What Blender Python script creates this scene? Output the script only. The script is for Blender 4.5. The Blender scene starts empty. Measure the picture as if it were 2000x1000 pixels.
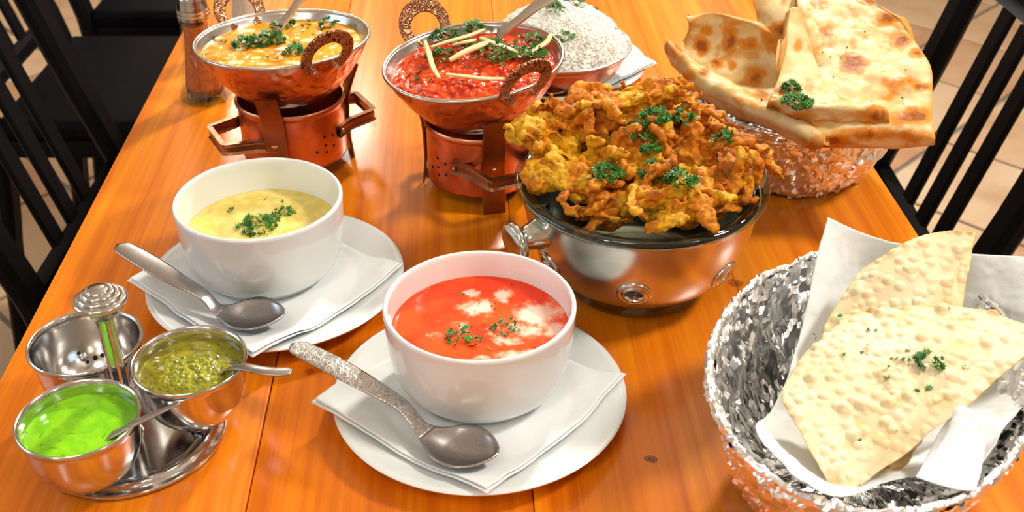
import bpy, bmesh, math, random
import numpy as np
from mathutils import Vector, Matrix, Euler

# ------------------------------------------------------------------ camera, world, light, exposure
SC = bpy.context.scene
COL = SC.collection
TZ = 0.75                      # table top above the floor
CAM_H = 0.49                   # camera above the table top
FPX = 2220.0                   # focal length in pixels of the 2000 x 1000 frame
PITCH = math.radians(33.0)

cam_d = bpy.data.cameras.new('camera')
cam = bpy.data.objects.new('camera', cam_d)
COL.objects.link(cam)
cam.location = (0, 0, TZ + CAM_H)
cam.rotation_euler = (math.pi / 2 - PITCH, 0, 0)
cam_d.sensor_width = 36.0
cam_d.lens = FPX / 2000.0 * 36.0
cam_d.clip_start = 0.02
cam_d.clip_end = 60
cam_d.dof.use_dof = True
cam_d.dof.focus_distance = 0.80
cam_d.dof.aperture_fstop = 14.0
SC.camera = cam

world = bpy.data.worlds.new('daylight')
SC.world = world
world.use_nodes = True
world.node_tree.nodes['Background'].inputs[0].default_value = (0.62, 0.80, 1.0, 1)
world.node_tree.nodes['Background'].inputs[1].default_value = 4.0

def area_lamp(name, loc, target, size, power, color):
    d = bpy.data.lights.new(name, 'AREA')
    d.shape = 'DISK'
    d.size = size
    d.energy = power
    d.color = color
    o = bpy.data.objects.new(name, d)
    COL.objects.link(o)
    o.location = loc
    o.rotation_euler = (Vector(target) - Vector(loc)).to_track_quat('-Z', 'Y').to_euler()
    return o

area_lamp('ceiling_lamp_far', (0.75, 2.75, 2.35), (0, 0.8, 0.75), 0.22, 66, (1.0, 0.955, 0.86))
area_lamp('ceiling_lamp_right', (1.35, 0.75, 2.30), (0.05, 0.7, 0.75), 0.32, 27, (1.0, 0.97, 0.91))
area_lamp('added_fill_near', (-0.35, -0.55, 2.45), (0, 0.7, 0.75), 0.6, 6, (1.0, 0.96, 0.90))  # weak unseen fill added overhead to lift the near sides

def point_lamp(name, loc, radius, power, color):
    d = bpy.data.lights.new(name, 'POINT'); d.shadow_soft_size = radius; d.energy = power; d.color = color
    o = bpy.data.objects.new(name, d); COL.objects.link(o); o.location = loc
    return o
point_lamp('added_room_fill_left', (-1.3, -1.3, 2.15), 0.12, 22, (1.0, 0.97, 0.93))  # added fill, no fixture: brightens walls, ceiling and bowl fronts
point_lamp('added_room_fill_right', (1.7, -0.9, 2.15), 0.12, 20, (1.0, 0.97, 0.93))  # second added room fill from the front right, no fixture
point_lamp('added_back_wall_fill', (-0.9, 3.7, 2.2), 0.12, 34, (1.0, 0.93, 0.82))  # added to light the back wall that the spoons reflect

vs = SC.view_settings
vs.view_transform = 'Standard'
vs.look = 'None'
vs.gamma = 1.0
vs.use_curve_mapping = False
vs.exposure = 0.13
SC.cycles.caustics_reflective = False

# ------------------------------------------------------------------ helpers: projection and noise
_F = np.array([0, math.cos(PITCH), -math.sin(PITCH)])
_U = np.array([0, math.sin(PITCH), math.cos(PITCH)])

def P(px, py, z=0.0):
    """the place at height z above the table that the photograph shows at px, py"""
    d = _F + np.array([1.0, 0, 0]) * (px - 1000) / FPX + _U * (500 - py) / FPX
    t = (z - CAM_H) / d[2]
    q = d * t
    return np.array([q[0], q[1], z + TZ])

def to_px(V):
    """where points (N,3) stand in the photograph, used to author colour spots on food"""
    v = np.asarray(V) - np.array([0, 0, TZ + CAM_H])
    d = v @ _F
    return 1000 + FPX * v[:, 0] / d, 500 - FPX * (v @ _U) / d

def _hash(ix, iy, iz, seed):
    h = (ix.astype(np.int64) * 374761393 + iy.astype(np.int64) * 668265263 + iz.astype(np.int64) * 2147483647 + seed * 1274126177) & 0xffffffff
    h = ((h ^ (h >> 13)) * 1274126177) & 0xffffffff
    h = ((h ^ (h >> 16)) * 2246822519) & 0xffffffff
    h = h ^ (h >> 15)
    return (h & 0xffffff) / float(0xffffff)

def vnoise(V, scale, seed=0):
    """smooth value noise in -1..1"""
    q = np.asarray(V, float) * scale + 1000.0
    i = np.floor(q)
    f = q - i
    f = f * f * f * (f * (f * 6 - 15) + 10)
    i = i.astype(np.int64)
    r = 0
    for dx in (0, 1):
        for dy in (0, 1):
            for dz in (0, 1):
                w = (f[:, 0] if dx else 1 - f[:, 0]) * (f[:, 1] if dy else 1 - f[:, 1]) * (f[:, 2] if dz else 1 - f[:, 2])
                r = r + w * _hash(i[:, 0] + dx, i[:, 1] + dy, i[:, 2] + dz, seed)
    return r * 2 - 1

def fbm(V, scale, oct=3, seed=0, gain=0.5):
    r = 0; a = 1.0; s = 0
    for k in range(oct):
        r = r + a * vnoise(V, scale * 2 ** k, seed + 17 * k); s += a; a *= gain
    return r / s

def voro(V, scale, seed=0):
    """distance to nearest and second nearest random cell point"""
    q = np.asarray(V, float) * scale + 1000.0
    i = np.floor(q).astype(np.int64)
    f = q - i
    d1 = np.full(len(q), 9.0); d2 = np.full(len(q), 9.0); cid = np.zeros(len(q))
    for dx in (-1, 0, 1):
        for dy in (-1, 0, 1):
            for dz in (-1, 0, 1):
                a, b, c = i[:, 0] + dx, i[:, 1] + dy, i[:, 2] + dz
                px = dx + _hash(a, b, c, seed + 1) - f[:, 0]
                py = dy + _hash(a, b, c, seed + 2) - f[:, 1]
                pz = dz + _hash(a, b, c, seed + 3) - f[:, 2]
                d = np.sqrt(px * px + py * py + pz * pz)
                m = d < d1
                d2 = np.where(m, d1, np.minimum(d2, d))
                cid = np.where(m, _hash(a, b, c, seed + 4), cid)
                d1 = np.where(m, d, d1)
    return d1, d2, cid

def facets(V, scale, seed=0):
    """crumpled sheet: every random cell is a plane tilted its own way"""
    q = np.asarray(V, float) * scale + 1000.0
    i = np.floor(q).astype(np.int64)
    f = q - i
    d1 = np.full(len(q), 9.0); h = np.zeros(len(q))
    for dx in (-1, 0, 1):
        for dy in (-1, 0, 1):
            for dz in (-1, 0, 1):
                a, b, c = i[:, 0] + dx, i[:, 1] + dy, i[:, 2] + dz
                px = f[:, 0] - dx - _hash(a, b, c, seed + 1); py = f[:, 1] - dy - _hash(a, b, c, seed + 2); pz = f[:, 2] - dz - _hash(a, b, c, seed + 3)
                d = px * px + py * py + pz * pz
                k = (_hash(a, b, c, seed + 4) - 0.5) * px + (_hash(a, b, c, seed + 5) - 0.5) * py + (_hash(a, b, c, seed + 6) - 0.5) * pz
                m = d < d1
                h = np.where(m, k * 2, h); d1 = np.where(m, d, d1)
    return h

def sstep(a, b, x):
    t = np.clip((x - a) / (b - a), 0, 1)
    return t * t * (3 - 2 * t)

def mix(a, b, t):
    a = np.asarray(a, float); b = np.asarray(b, float)
    t = np.asarray(t)[:, None]
    return a * (1 - t) + b * t

# ------------------------------------------------------------------ helpers: objects
def tag(o, label=None, cat=None, group=None, kind=None):
    if label: o['label'] = label
    if cat: o['category'] = cat
    if group: o['group'] = group
    if kind: o['kind'] = kind
    return o

def thing(name, label, cat, loc=(0, 0, 0), rotz=0.0, group=None):
    o = bpy.data.objects.new(name, None)
    o.empty_display_size = 0.02
    COL.objects.link(o)
    o.location = loc
    o.rotation_euler = (0, 0, rotz)
    return tag(o, label, cat, group)

def mesh_of(name, v, f, mat, smooth=True, angle=None, col=None):
    me = bpy.data.meshes.new(name)
    me.from_pydata([tuple(map(float, q)) for q in v], [], [tuple(map(int, q)) for q in f])
    me.update()
    if smooth:
        me.polygons.foreach_set('use_smooth', [True] * len(me.polygons))
        if angle is not None:
            me.set_sharp_from_angle(angle=math.radians(angle))
    if col is not None:
        a = me.color_attributes.new('col', 'FLOAT_COLOR', 'POINT')
        c = np.ones((len(v), 4)); c[:, :3] = col
        a.data.foreach_set('color', c.ravel())
    if mat is not None: me.materials.append(mat)
    return me

def obj(name, me, parent=None, loc=(0, 0, 0), rot=(0, 0, 0)):
    o = bpy.data.objects.new(name, me)
    COL.objects.link(o)
    o.location = loc
    o.rotation_euler = rot
    if parent is not None: o.parent = parent
    return o

def mk(name, vf, mat, parent=None, loc=(0, 0, 0), rot=(0, 0, 0), smooth=True, angle=40, col=None):
    return obj(name, mesh_of(name, vf[0], vf[1], mat, smooth, angle, col), parent, loc, rot)

def solidify(o, t, off=0.0):
    m = o.modifiers.new('thickness', 'SOLIDIFY')
    m.thickness = t; m.offset = off
    return o

def normals(v, f):
    v = np.asarray(v); n = np.zeros_like(v)
    F4 = np.array([q for q in f if len(q) == 4]); F3 = np.array([q for q in f if len(q) == 3])
    for F in (F4, F3):
        if len(F) == 0: continue
        if F.shape[1] == 4: c = np.cross(v[F[:, 2]] - v[F[:, 0]], v[F[:, 3]] - v[F[:, 1]])
        else: c = np.cross(v[F[:, 1]] - v[F[:, 0]], v[F[:, 2]] - v[F[:, 0]])
        for k in range(F.shape[1]): np.add.at(n, F[:, k], c)
    return n / (np.linalg.norm(n, axis=1)[:, None] + 1e-12)

def catmull(pts, n):
    """resample a polyline smoothly to n points"""
    p = np.asarray(pts, float)
    k = len(p)
    q = np.vstack([2 * p[0] - p[1], p, 2 * p[-1] - p[-2]])
    t = np.linspace(0, k - 1, n)
    i = np.minimum(t.astype(int), k - 2)
    u = (t - i)[:, None]
    a, b, c, d = q[i], q[i + 1], q[i + 2], q[i + 3]
    return 0.5 * (2 * b + (c - a) * u + (2 * a - 5 * b + 4 * c - d) * u ** 2 + (3 * b - a - 3 * c + d) * u ** 3)

def lathe(prof, n=72, oval=(1, 1), closed=False):
    prof = [(float(r), float(z)) for r, z in prof]
    v = []; rows = []
    for r, z in prof:
        if r < 1e-6:
            rows.append([len(v)]); v.append((0, 0, z))
        else:
            rows.append(list(range(len(v), len(v) + n)))
            for k in range(n):
                a = 2 * math.pi * k / n
                v.append((r * math.cos(a) * oval[0], r * math.sin(a) * oval[1], z))
    f = []
    prs = list(zip(rows[:-1], rows[1:]))
    if closed: prs.append((rows[-1], rows[0]))
    for A, B in prs:
        for k in range(n):
            k2 = (k + 1) % n
            if len(A) == 1 and len(B) == 1: continue
            if len(A) == 1: f.append((A[0], B[k2], B[k]))
            elif len(B) == 1: f.append((A[k], A[k2], B[0]))
            else: f.append((A[k], A[k2], B[k2], B[k]))
    return np.array(v), f

def sweep(path, ring_fn, n, caps=True, up=(0, 0, 1), loop=False):
    """sweep a cross section along a path; ring_fn(i) gives (n,2) points (side, up)"""
    p = np.asarray(path, float); m = len(p)
    v = []; f = []
    up = np.asarray(up, float)
    for i in range(m):
        if loop: t = p[(i + 1) % m] - p[i - 1]
        else: t = p[min(i + 1, m - 1)] - p[max(i - 1, 0)]
        t = t / (np.linalg.norm(t) + 1e-12)
        u_ = up[i] if up.ndim == 2 else up
        s = np.cross(t, u_); ls = np.linalg.norm(s)
        if ls < 1e-4: s = np.cross(t, (0.3, 1, 0.1)); ls = np.linalg.norm(s)
        s = s / ls
        w = np.cross(s, t)
        for a, b in ring_fn(i): v.append(p[i] + s * a + w * b)
    for i in range(m if loop else m - 1):
        j = (i + 1) % m
        for k in range(n):
            k2 = (k + 1) % n
            f.append((i * n + k, i * n + k2, j * n + k2, j * n + k))
    if caps and not loop:
        f.append(tuple(range(n - 1, -1, -1)))
        f.append(tuple(range((m - 1) * n, m * n)))
    return np.array(v), f

def tube(path, r, n=12, loop=False, up=(0, 0, 1)):
    m = len(path)
    rr = np.full(m, r) if np.isscalar(r) else np.asarray(r)
    a = np.linspace(0, 2 * math.pi, n, endpoint=False)
    return sweep(path, lambda i: np.stack([rr[i] * np.cos(a), rr[i] * np.sin(a)], -1), n, True, up, loop)

def strap(path, w, t, up=(0, 0, 1)):
    """flat bar with slightly rounded edges; w across (side), t along up"""
    m = len(path)
    ww = np.full(m, w) if np.isscalar(w) else np.asarray(w)
    b = t * 0.3
    def ring(i):
        W = ww[i] / 2; T = t / 2
        return np.array([(-W + b, -T), (W - b, -T), (W, -T + b), (W, T - b), (W - b, T), (-W + b, T), (-W, T - b), (-W, -T + b)])
    return sweep(path, ring, 8, True, up)

def grid(nu, nv, fn):
    """fn(U,V) vectorised -> (N,3)"""
    u = np.linspace(0, 1, nu); w = np.linspace(0, 1, nv)
    U, V = np.meshgrid(u, w)
    v = fn(U.ravel(), V.ravel())
    f = [(j * nu + i, j * nu + i + 1, (j + 1) * nu + i + 1, (j + 1) * nu + i) for j in range(nv - 1) for i in range(nu - 1)]
    return v, f

def patch(rows, nu, nv):
    """smooth surface through a grid of control points"""
    rows = np.array(rows, float)
    a = np.array([catmull(r, nu) for r in rows])
    b = np.stack([catmull(a[:, i], nv) for i in range(nu)], 1)
    f = [(j * nu + i, j * nu + i + 1, (j + 1) * nu + i + 1, (j + 1) * nu + i) for j in range(nv - 1) for i in range(nu - 1)]
    return b.reshape(-1, 3), f

def box(sx, sy, sz, bev=0.0, seg=2, c=(0, 0, 0)):
    bm = bmesh.new()
    bmesh.ops.create_cube(bm, size=1.0)
    for v in bm.verts: v.co = Vector((v.co.x * sx + c[0], v.co.y * sy + c[1], v.co.z * sz + c[2]))
    if bev > 0: bmesh.ops.bevel(bm, geom=bm.edges[:], offset=bev, segments=seg, profile=0.5, affect='EDGES')
    bm.verts.index_update()
    v = np.array([q.co[:] for q in bm.verts]); f = [[q.index for q in p.verts] for p in bm.faces]
    bm.free()
    return v, f

def join(parts):
    v = []; f = []; o = 0
    for a, b in parts:
        v.append(np.asarray(a)); f += [tuple(i + o for i in q) for q in b]; o += len(a)
    return np.vstack(v), f

def disc(r, nr, na, fn=None):
    """dense polar disc, returns verts (with z from fn) and faces"""
    v = [(0, 0, 0)]; f = []
    for j in range(1, nr + 1):
        for k in range(na):
            a = 2 * math.pi * k / na
            v.append((r * j / nr * math.cos(a), r * j / nr * math.sin(a), 0))
    for k in range(na): f.append((0, 1 + k, 1 + (k + 1) % na))
    for j in range(nr - 1):
        for k in range(na):
            a = 1 + j * na + k; b = 1 + j * na + (k + 1) % na
            f.append((a, a + na, b + na, b))
    v = np.array(v, float)
    if fn is not None: v[:, 2] = fn(v)
    return v, f

def bake(o):
    """apply the modifiers of a temporary object and return verts, faces"""
    dg = bpy.context.evaluated_depsgraph_get()
    dg.update()
    me = bpy.data.meshes.new_from_object(o.evaluated_get(dg))
    v = np.empty(len(me.vertices) * 3); me.vertices.foreach_get('co', v)
    f = [tuple(p.vertices) for p in me.polygons]
    bpy.data.meshes.remove(me)
    old = o.data
    bpy.data.objects.remove(o)
    bpy.data.meshes.remove(old)
    return v.reshape(-1, 3), f

# ------------------------------------------------------------------ materials
class Nodes:
    def __init__(s, name):
        s.m = bpy.data.materials.new(name); s.m.use_nodes = True
        s.t = s.m.node_tree; s.b = s.t.nodes['Principled BSDF']
    def n(s, typ, **kw):
        q = s.t.nodes.new(typ)
        for k, v in kw.items(): setattr(q, k, v)
        return q
    def l(s, a, b): s.t.links.new(a, b)
    def coords(s, scale=(1, 1, 1), rnd=False, kind='Object'):
        tc = s.n('ShaderNodeTexCoord'); mp = s.n('ShaderNodeMapping'); mp.inputs['Scale'].default_value = scale
        s.l(tc.outputs[kind], mp.inputs['Vector'])
        if rnd:
            oi = s.n('ShaderNodeObjectInfo'); mu = s.n('ShaderNodeMath', operation='MULTIPLY'); mu.inputs[1].default_value = 37.0
            s.l(oi.outputs['Random'], mu.inputs[0]); s.l(mu.outputs[0], mp.inputs['Location'])
        return mp.outputs[0]
    def noise(s, vec, scale, detail=3, rough=0.5, dist=0.0):
        q = s.n('ShaderNodeTexNoise'); q.inputs['Scale'].default_value = scale; q.inputs['Detail'].default_value = detail
        q.inputs['Roughness'].default_value = rough; q.inputs['Distortion'].default_value = dist
        s.l(vec, q.inputs['Vector']); return q.outputs['Fac']
    def vor(s, vec, scale, feature='F1', out='Distance'):
        q = s.n('ShaderNodeTexVoronoi', feature=feature); q.inputs['Scale'].default_value = scale
        s.l(vec, q.inputs['Vector']); return q.outputs[out]
    def ramp(s, fac, stops):
        q = s.n('ShaderNodeValToRGB'); e = q.color_ramp.elements
        while len(e) < len(stops): e.new(0.5)
        for k, (p, c) in enumerate(stops):
            e[k].position = p; e[k].color = (*c, 1) if len(c) == 3 else c
        s.l(fac, q.inputs[0]); return q.outputs[0]
    def mixc(s, a, b, fac, mode='MIX'):
        q = s.n('ShaderNodeMix', data_type='RGBA', blend_type=mode)
        for v, i in ((fac, 0), (a, 6), (b, 7)):
            if hasattr(v, 'node'): s.l(v, q.inputs[i])
            else: q.inputs[i].default_value = v if i == 0 else (*v, 1)
        return q.outputs[2]
    def bump(s, h, strength=0.3, dist=0.001, prev=None):
        q = s.n('ShaderNodeBump'); q.inputs['Strength'].default_value = strength; q.inputs['Distance'].default_value = dist
        s.l(h, q.inputs['Height'])
        if prev is not None: s.l(prev, q.inputs['Normal'])
        return q.outputs[0]
    def set(s, **kw):
        for k, v in kw.items():
            i = s.b.inputs[k.replace('_', ' ')]
            if hasattr(v, 'node'): s.l(v, i)
            elif isinstance(v, tuple) and len(v) == 3 and i.type == 'RGBA': i.default_value = (*v, 1)
            else: i.default_value = v
        return s

def simple(name, c, rough=0.5, metal=0.0, var=0.0, scale=40, bump=None, **kw):
    s = Nodes(name)
    s.set(Base_Color=c, Roughness=rough, Metallic=metal, **kw)
    vec = s.coords()
    if var > 0:
        f = s.noise(vec, scale, 4)
        lo = tuple(max(0, x * (1 - var)) for x in c); hi = tuple(min(1, x * (1 + var)) for x in c)
        s.set(Base_Color=s.ramp(f, [(0.3, lo), (0.7, hi)]))
    if bump:
        s.set(Normal=s.bump(s.noise(vec, bump[0], 3), bump[1], bump[2]))
    return s.m

def vcol(name, rough=0.5, bump=None, grain=None, **kw):
    """colour comes from the painted attribute of the thing"""
    s = Nodes(name)
    a = s.n('ShaderNodeAttribute'); a.attribute_name = 'col'
    c = a.outputs['Color']
    vec = s.coords()
    if grain:
        g = s.ramp(s.noise(vec, grain[0], 4), [(0.3, (1 - grain[1],) * 3), (0.7, (1 + 0 * grain[1],) * 3)])
        c = s.mixc(c, g, 1.0, 'MULTIPLY')
    s.set(Base_Color=c, Roughness=rough, **kw)
    if bump: s.set(Normal=s.bump(s.noise(vec, bump[0], 3), bump[1], bump[2]))
    return s.m

def m_wood():
    s = Nodes('varnished_pine')
    v1 = s.coords((26, 1.3, 26), rnd=True); v2 = s.coords((150, 3.0, 150), rnd=True); v3 = s.coords((5, 0.9, 5), rnd=True)
    g1 = s.noise(v1, 1.0, 4, 0.6, 1.2); g2 = s.noise(v2, 1.0, 3, 0.6, 0.3); g3 = s.noise(v3, 1.0, 3, 0.55)
    c1 = s.ramp(g1, [(0.25, (0.64, 0.145, 0.004)), (0.48, (0.85, 0.24, 0.006)), (0.75, (0.94, 0.34, 0.010))])
    c2 = s.ramp(g2, [(0.3, (0.72, 0.58, 0.45)), (0.60, (1, 1, 1))])
    c3 = s.ramp(g3, [(0.3, (0.90, 0.74, 0.60)), (0.7, (1, 1, 1))])
    c = s.mixc(s.mixc(c1, c2, 0.8, 'MULTIPLY'), c3, 0.9, 'MULTIPLY')
    # knots at their places on the table
    geo = s.n('ShaderNodeNewGeometry')
    for (kx, ky, kr, dark, ys) in KNOTS:
        mp = s.n('ShaderNodeMapping'); mp.vector_type = 'POINT'
        mp.inputs['Location'].default_value = (-kx / kr, -ky / (kr * ys), -TZ / kr)
        mp.inputs['Scale'].default_value = (1 / kr, 1 / (kr * ys), 1 / kr)
        s.l(geo.outputs['Position'], mp.inputs['Vector'])
        le = s.n('ShaderNodeVectorMath', operation='LENGTH'); s.l(mp.outputs[0], le.inputs[0])
        wob = s.n('ShaderNodeMath', operation='MULTIPLY_ADD'); wob.inputs[1].default_value = 0.5
        s.l(s.noise(s.coords((1, 1, 1)), 160, 2), wob.inputs[0]); s.l(le.outputs['Value'], wob.inputs[2])
        k = s.ramp(wob.outputs[0], [(0.35, (0.75,) * 3), (0.55, (1,) * 3), (0.75, (0.55,) * 3), (0.9, (0.9,) * 3), (1.0, (0.0,) * 3)])
        c = s.mixc(c, dark, k)
    s.set(Base_Color=c, Roughness=s.ramp(g3, [(0.3, (0.22,) * 3), (0.8, (0.36,) * 3)]), Specular_IOR_Level=0.4)
    s.set(Coat_Weight=0.10, Coat_Roughness=0.14)
    s.set(Normal=s.bump(g2, 0.10, 0.0006))
    return s.m

KNOTS = []
for (px, py, r, dk, ys) in ((1272, 897, 0.0062, (0.10, 0.022, 0.004), 0.8), (605, 726, 0.0048, (0.42, 0.06, 0.006), 1.0),
                            (728, 243, 0.0075, (0.40, 0.10, 0.01), 1.1), (1436, 553, 0.008, (0.30, 0.07, 0.012), 1.0),
                            (985, 112, 0.005, (0.35, 0.12, 0.02), 1.0)):
    q = P(px, py); KNOTS.append((q[0], q[1], r, dk, ys))

def m_copper(name, hammer=False, dark=False):
    s = Nodes(name)
    vec = s.coords()
    n1 = s.noise(vec, 28, 5, 0.6, 0.6)
    if dark: stops = [(0.25, (0.16, 0.07, 0.035)), (0.55, (0.34, 0.15, 0.07)), (0.8, (0.46, 0.23, 0.12))]
    else: stops = [(0.25, (0.24, 0.085, 0.045)), (0.42, (0.50, 0.165, 0.085)), (0.60, (0.70, 0.27, 0.14)), (0.8, (0.64, 0.33, 0.22))]
    s.set(Base_Color=s.ramp(n1, stops), Metallic=1.0, Roughness=s.ramp(n1, [(0.2, (0.42,) * 3), (0.8, (0.24,) * 3)]))
    if hammer:
        h = s.vor(vec, 145, 'SMOOTH_F1')
        s.set(Normal=s.bump(h, 0.8, 0.002))
    else:
        s.set(Normal=s.bump(s.noise(vec, 60, 3), 0.25, 0.0012))
    return s.m

def m_engraved(name, base, dk, rough=0.35, sc=210, bs=0.5):
    s = Nodes(name)
    vec = s.coords()
    nz = s.noise(vec, sc, 1.5, 0.45, 1.2)
    mu = s.n('ShaderNodeMath', operation='MULTIPLY'); mu.inputs[1].default_value = 52.0; s.l(nz, mu.inputs[0])
    sn = s.n('ShaderNodeMath', operation='SINE'); s.l(mu.outputs[0], sn.inputs[0])
    mr = s.n('ShaderNodeMapRange'); mr.inputs['From Min'].default_value = -1; s.l(sn.outputs[0], mr.inputs['Value'])
    h = mr.outputs['Result']
    s.set(Base_Color=s.ramp(h, [(0.2, dk), (0.55, base)]), Metallic=1.0, Roughness=rough, Normal=s.bump(h, bs, 0.0008))
    return s.m

def m_steel(name, c=(0.62, 0.60, 0.58), rough=0.14, brushed=False):
    s = Nodes(name)
    vec = s.coords()
    n1 = s.noise(vec, 55, 4, 0.6)
    s.set(Base_Color=c, Metallic=1.0, Roughness=s.ramp(n1, [(0.3, (rough * 0.88,) * 3), (0.75, (rough * 1.2,) * 3)]))
    if brushed: s.set(Normal=s.bump(s.noise(s.coords((6, 6, 900)), 1.0, 2), 0.05, 0.0004))
    return s.m

def m_foil():
    s = Nodes('aluminium_foil')
    vec = s.coords()
    h1 = s.vor(vec, 190, 'DISTANCE_TO_EDGE'); h2 = s.noise(vec, 420, 3, 0.6, 1.0)
    b = s.bump(h1, 0.15, 0.001)
    s.set(Base_Color=(0.90, 0.89, 0.87), Metallic=1.0, Roughness=0.30, Normal=s.bump(h2, 0.10, 0.0006, b))
    return s.m

def m_tissue():
    s = Nodes('paper_napkin')
    vec = s.coords()
    h = s.noise(vec, 900, 2); e = s.vor(vec, 700)
    s.set(Base_Color=(0.80, 0.82, 0.81), Roughness=0.9, Normal=s.bump(e, 0.12, 0.0004, s.bump(h, 0.2, 0.0003)))
    s.set(Subsurface_Weight=0.08, Subsurface_Radius=(0.004, 0.004, 0.004))
    return s.m

def m_tile():
    s = Nodes('terracotta_tile')
    v = s.coords((1, 1, 1), rnd=True)
    n1 = s.noise(v, 5, 5, 0.6); n2 = s.noise(v, 40, 3)
    c = s.ramp(n1, [(0.25, (0.42, 0.24, 0.14)), (0.5, (0.56, 0.40, 0.26)), (0.75, (0.62, 0.48, 0.34))])
    oi = s.n('ShaderNodeObjectInfo')
    t = s.ramp(oi.outputs['Random'], [(0.0, (0.85, 0.70, 0.62)), (0.5, (1, 0.95, 0.9)), (1.0, (1.0, 1.0, 1.0))])
    s.set(Base_Color=s.mixc(c, t, 1.0, 'MULTIPLY'), Roughness=0.42, Normal=s.bump(n2, 0.15, 0.001))
    return s.m

def m_glass(name, tint, edge=0.0):
    s = Nodes(name)
    t = s.t; t.nodes.remove(s.b)
    out = t.nodes['Material Output']
    tr = s.n('ShaderNodeBsdfTransparent'); tr.inputs[0].default_value = (*tint, 1)
    gl = s.n('ShaderNodeBsdfGlossy'); gl.inputs['Roughness'].default_value = 0.02; gl.inputs[0].default_value = (1, 1, 1, 1)
    fr = s.n('ShaderNodeFresnel'); fr.inputs[0].default_value = 1.65
    mx = s.n('ShaderNodeMixShader')
    ge = s.n('ShaderNodeNewGeometry'); iv = s.n('ShaderNodeMath', operation='SUBTRACT'); iv.inputs[0].default_value = 1.0; s.l(ge.outputs['Backfacing'], iv.inputs[1])
    mu = s.n('ShaderNodeMath', operation='MULTIPLY'); s.l(fr.outputs[0], mu.inputs[0]); s.l(iv.outputs[0], mu.inputs[1])
    s.l(mu.outputs[0], mx.inputs[0]); s.l(tr.outputs[0], mx.inputs[1]); s.l(gl.outputs[0], mx.inputs[2]); s.l(mx.outputs[0], out.inputs[0])
    return s.m

def m_plaster(name, c):
    return simple(name, c, 0.85, 0, 0.06, 3, (60, 0.1, 0.002))

M = {}
M['wood'] = m_wood()
M['tabledark'] = simple('dark_table_wood', (0.30, 0.11, 0.02), 0.4, 0, 0.3, 12)
M['black'] = simple('black_painted_wood', (0.004, 0.0038, 0.0045), 0.5, 0, 0.2, 20, Specular_IOR_Level=0.08)
M['blackseat'] = simple('black_seat', (0.003, 0.003, 0.0045), 0.5, 0, 0.2, 20, Specular_IOR_Level=0.05)
M['grout'] = simple('grout', (0.20, 0.19, 0.15), 0.8, 0, 0.25, 30)
M['tile'] = m_tile()
M['wall'] = m_plaster('warm_wall_plaster', (0.50, 0.40, 0.28))
M['ceiling'] = m_plaster('ceiling_plaster', (0.72, 0.68, 0.60))
M['frame'] = simple('window_frame_paint', (0.5, 0.48, 0.44), 0.4, 0, 0.05, 10)
M['glasspane'] = m_glass('window_glass', (0.97, 0.98, 0.98))
M['porcelain'] = simple('white_porcelain', (0.74, 0.765, 0.755), 0.10, 0, 0.015, 12, Coat_Weight=0.4, Coat_Roughness=0.03)
M['tissue'] = m_tissue()
M['copper'] = m_copper('copper')
M['hammered'] = m_copper('hammered_copper', hammer=True)
M['strap'] = m_copper('aged_copper_strap', dark=True)
M['engraved'] = m_engraved('engraved_bronze', (0.50, 0.25, 0.13), (0.13, 0.05, 0.025), 0.36, 95, 0.6)
M['steel'] = m_steel('polished_steel')
M['steeldk'] = m_steel('dull_spoon_steel', (0.42, 0.40, 0.39), 0.27)
M['steelbr'] = m_steel('brushed_steel', (0.70, 0.66, 0.61), 0.22, True)
M['tin'] = m_steel('tinned_lining', (0.60, 0.58, 0.54), 0.26)
M['engsteel'] = m_engraved('engraved_spoon_handle', (0.60, 0.58, 0.56), (0.42, 0.41, 0.40), 0.26, 130, 0.22)
M['spoonlight'] = m_steel('satin_spoon_steel', (0.80, 0.79, 0.77), 0.32)
M['chrome'] = m_steel('chrome_cap', (0.55, 0.56, 0.58), 0.12)
M['hole'] = simple('hole_shade_black', (0.006, 0.005, 0.005), 0.8)  # black stands in for the shade inside holes
M['glass'] = m_glass('bowl_glass', (0.94, 0.975, 0.96))
M['lipglass'] = m_glass('green_glass_lip', (0.66, 0.80, 0.75))
M['shakerglass'] = m_glass('shaker_glass', (0.94, 0.95, 0.92))
M['thickglass'] = m_glass('thick_glass', (0.80, 0.84, 0.78))
M['pepper'] = simple('red_chilli_powder', (0.56, 0.13, 0.018), 0.9, 0, 0.3, 300)
M['salt'] = simple('salt_grains', (0.72, 0.68, 0.62), 0.9, 0, 0.1, 300)
M['foil'] = m_foil()
M['wax'] = simple('tea_light_wax', (0.8, 0.75, 0.65), 0.5)

def soft(name, rough, sss=0.0, coat=0.0, bump=None, grain=None, **kw):
    m = vcol(name, rough, bump, grain, Coat_Weight=coat, Coat_Roughness=0.08, **kw)
    if sss:
        b = m.node_tree.nodes['Principled BSDF']
        b.inputs['Subsurface Weight'].default_value = sss
        b.inputs['Subsurface Radius'].default_value = (0.006, 0.004, 0.002)
        b.inputs['Subsurface Scale'].default_value = 0.6
    return m

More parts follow.
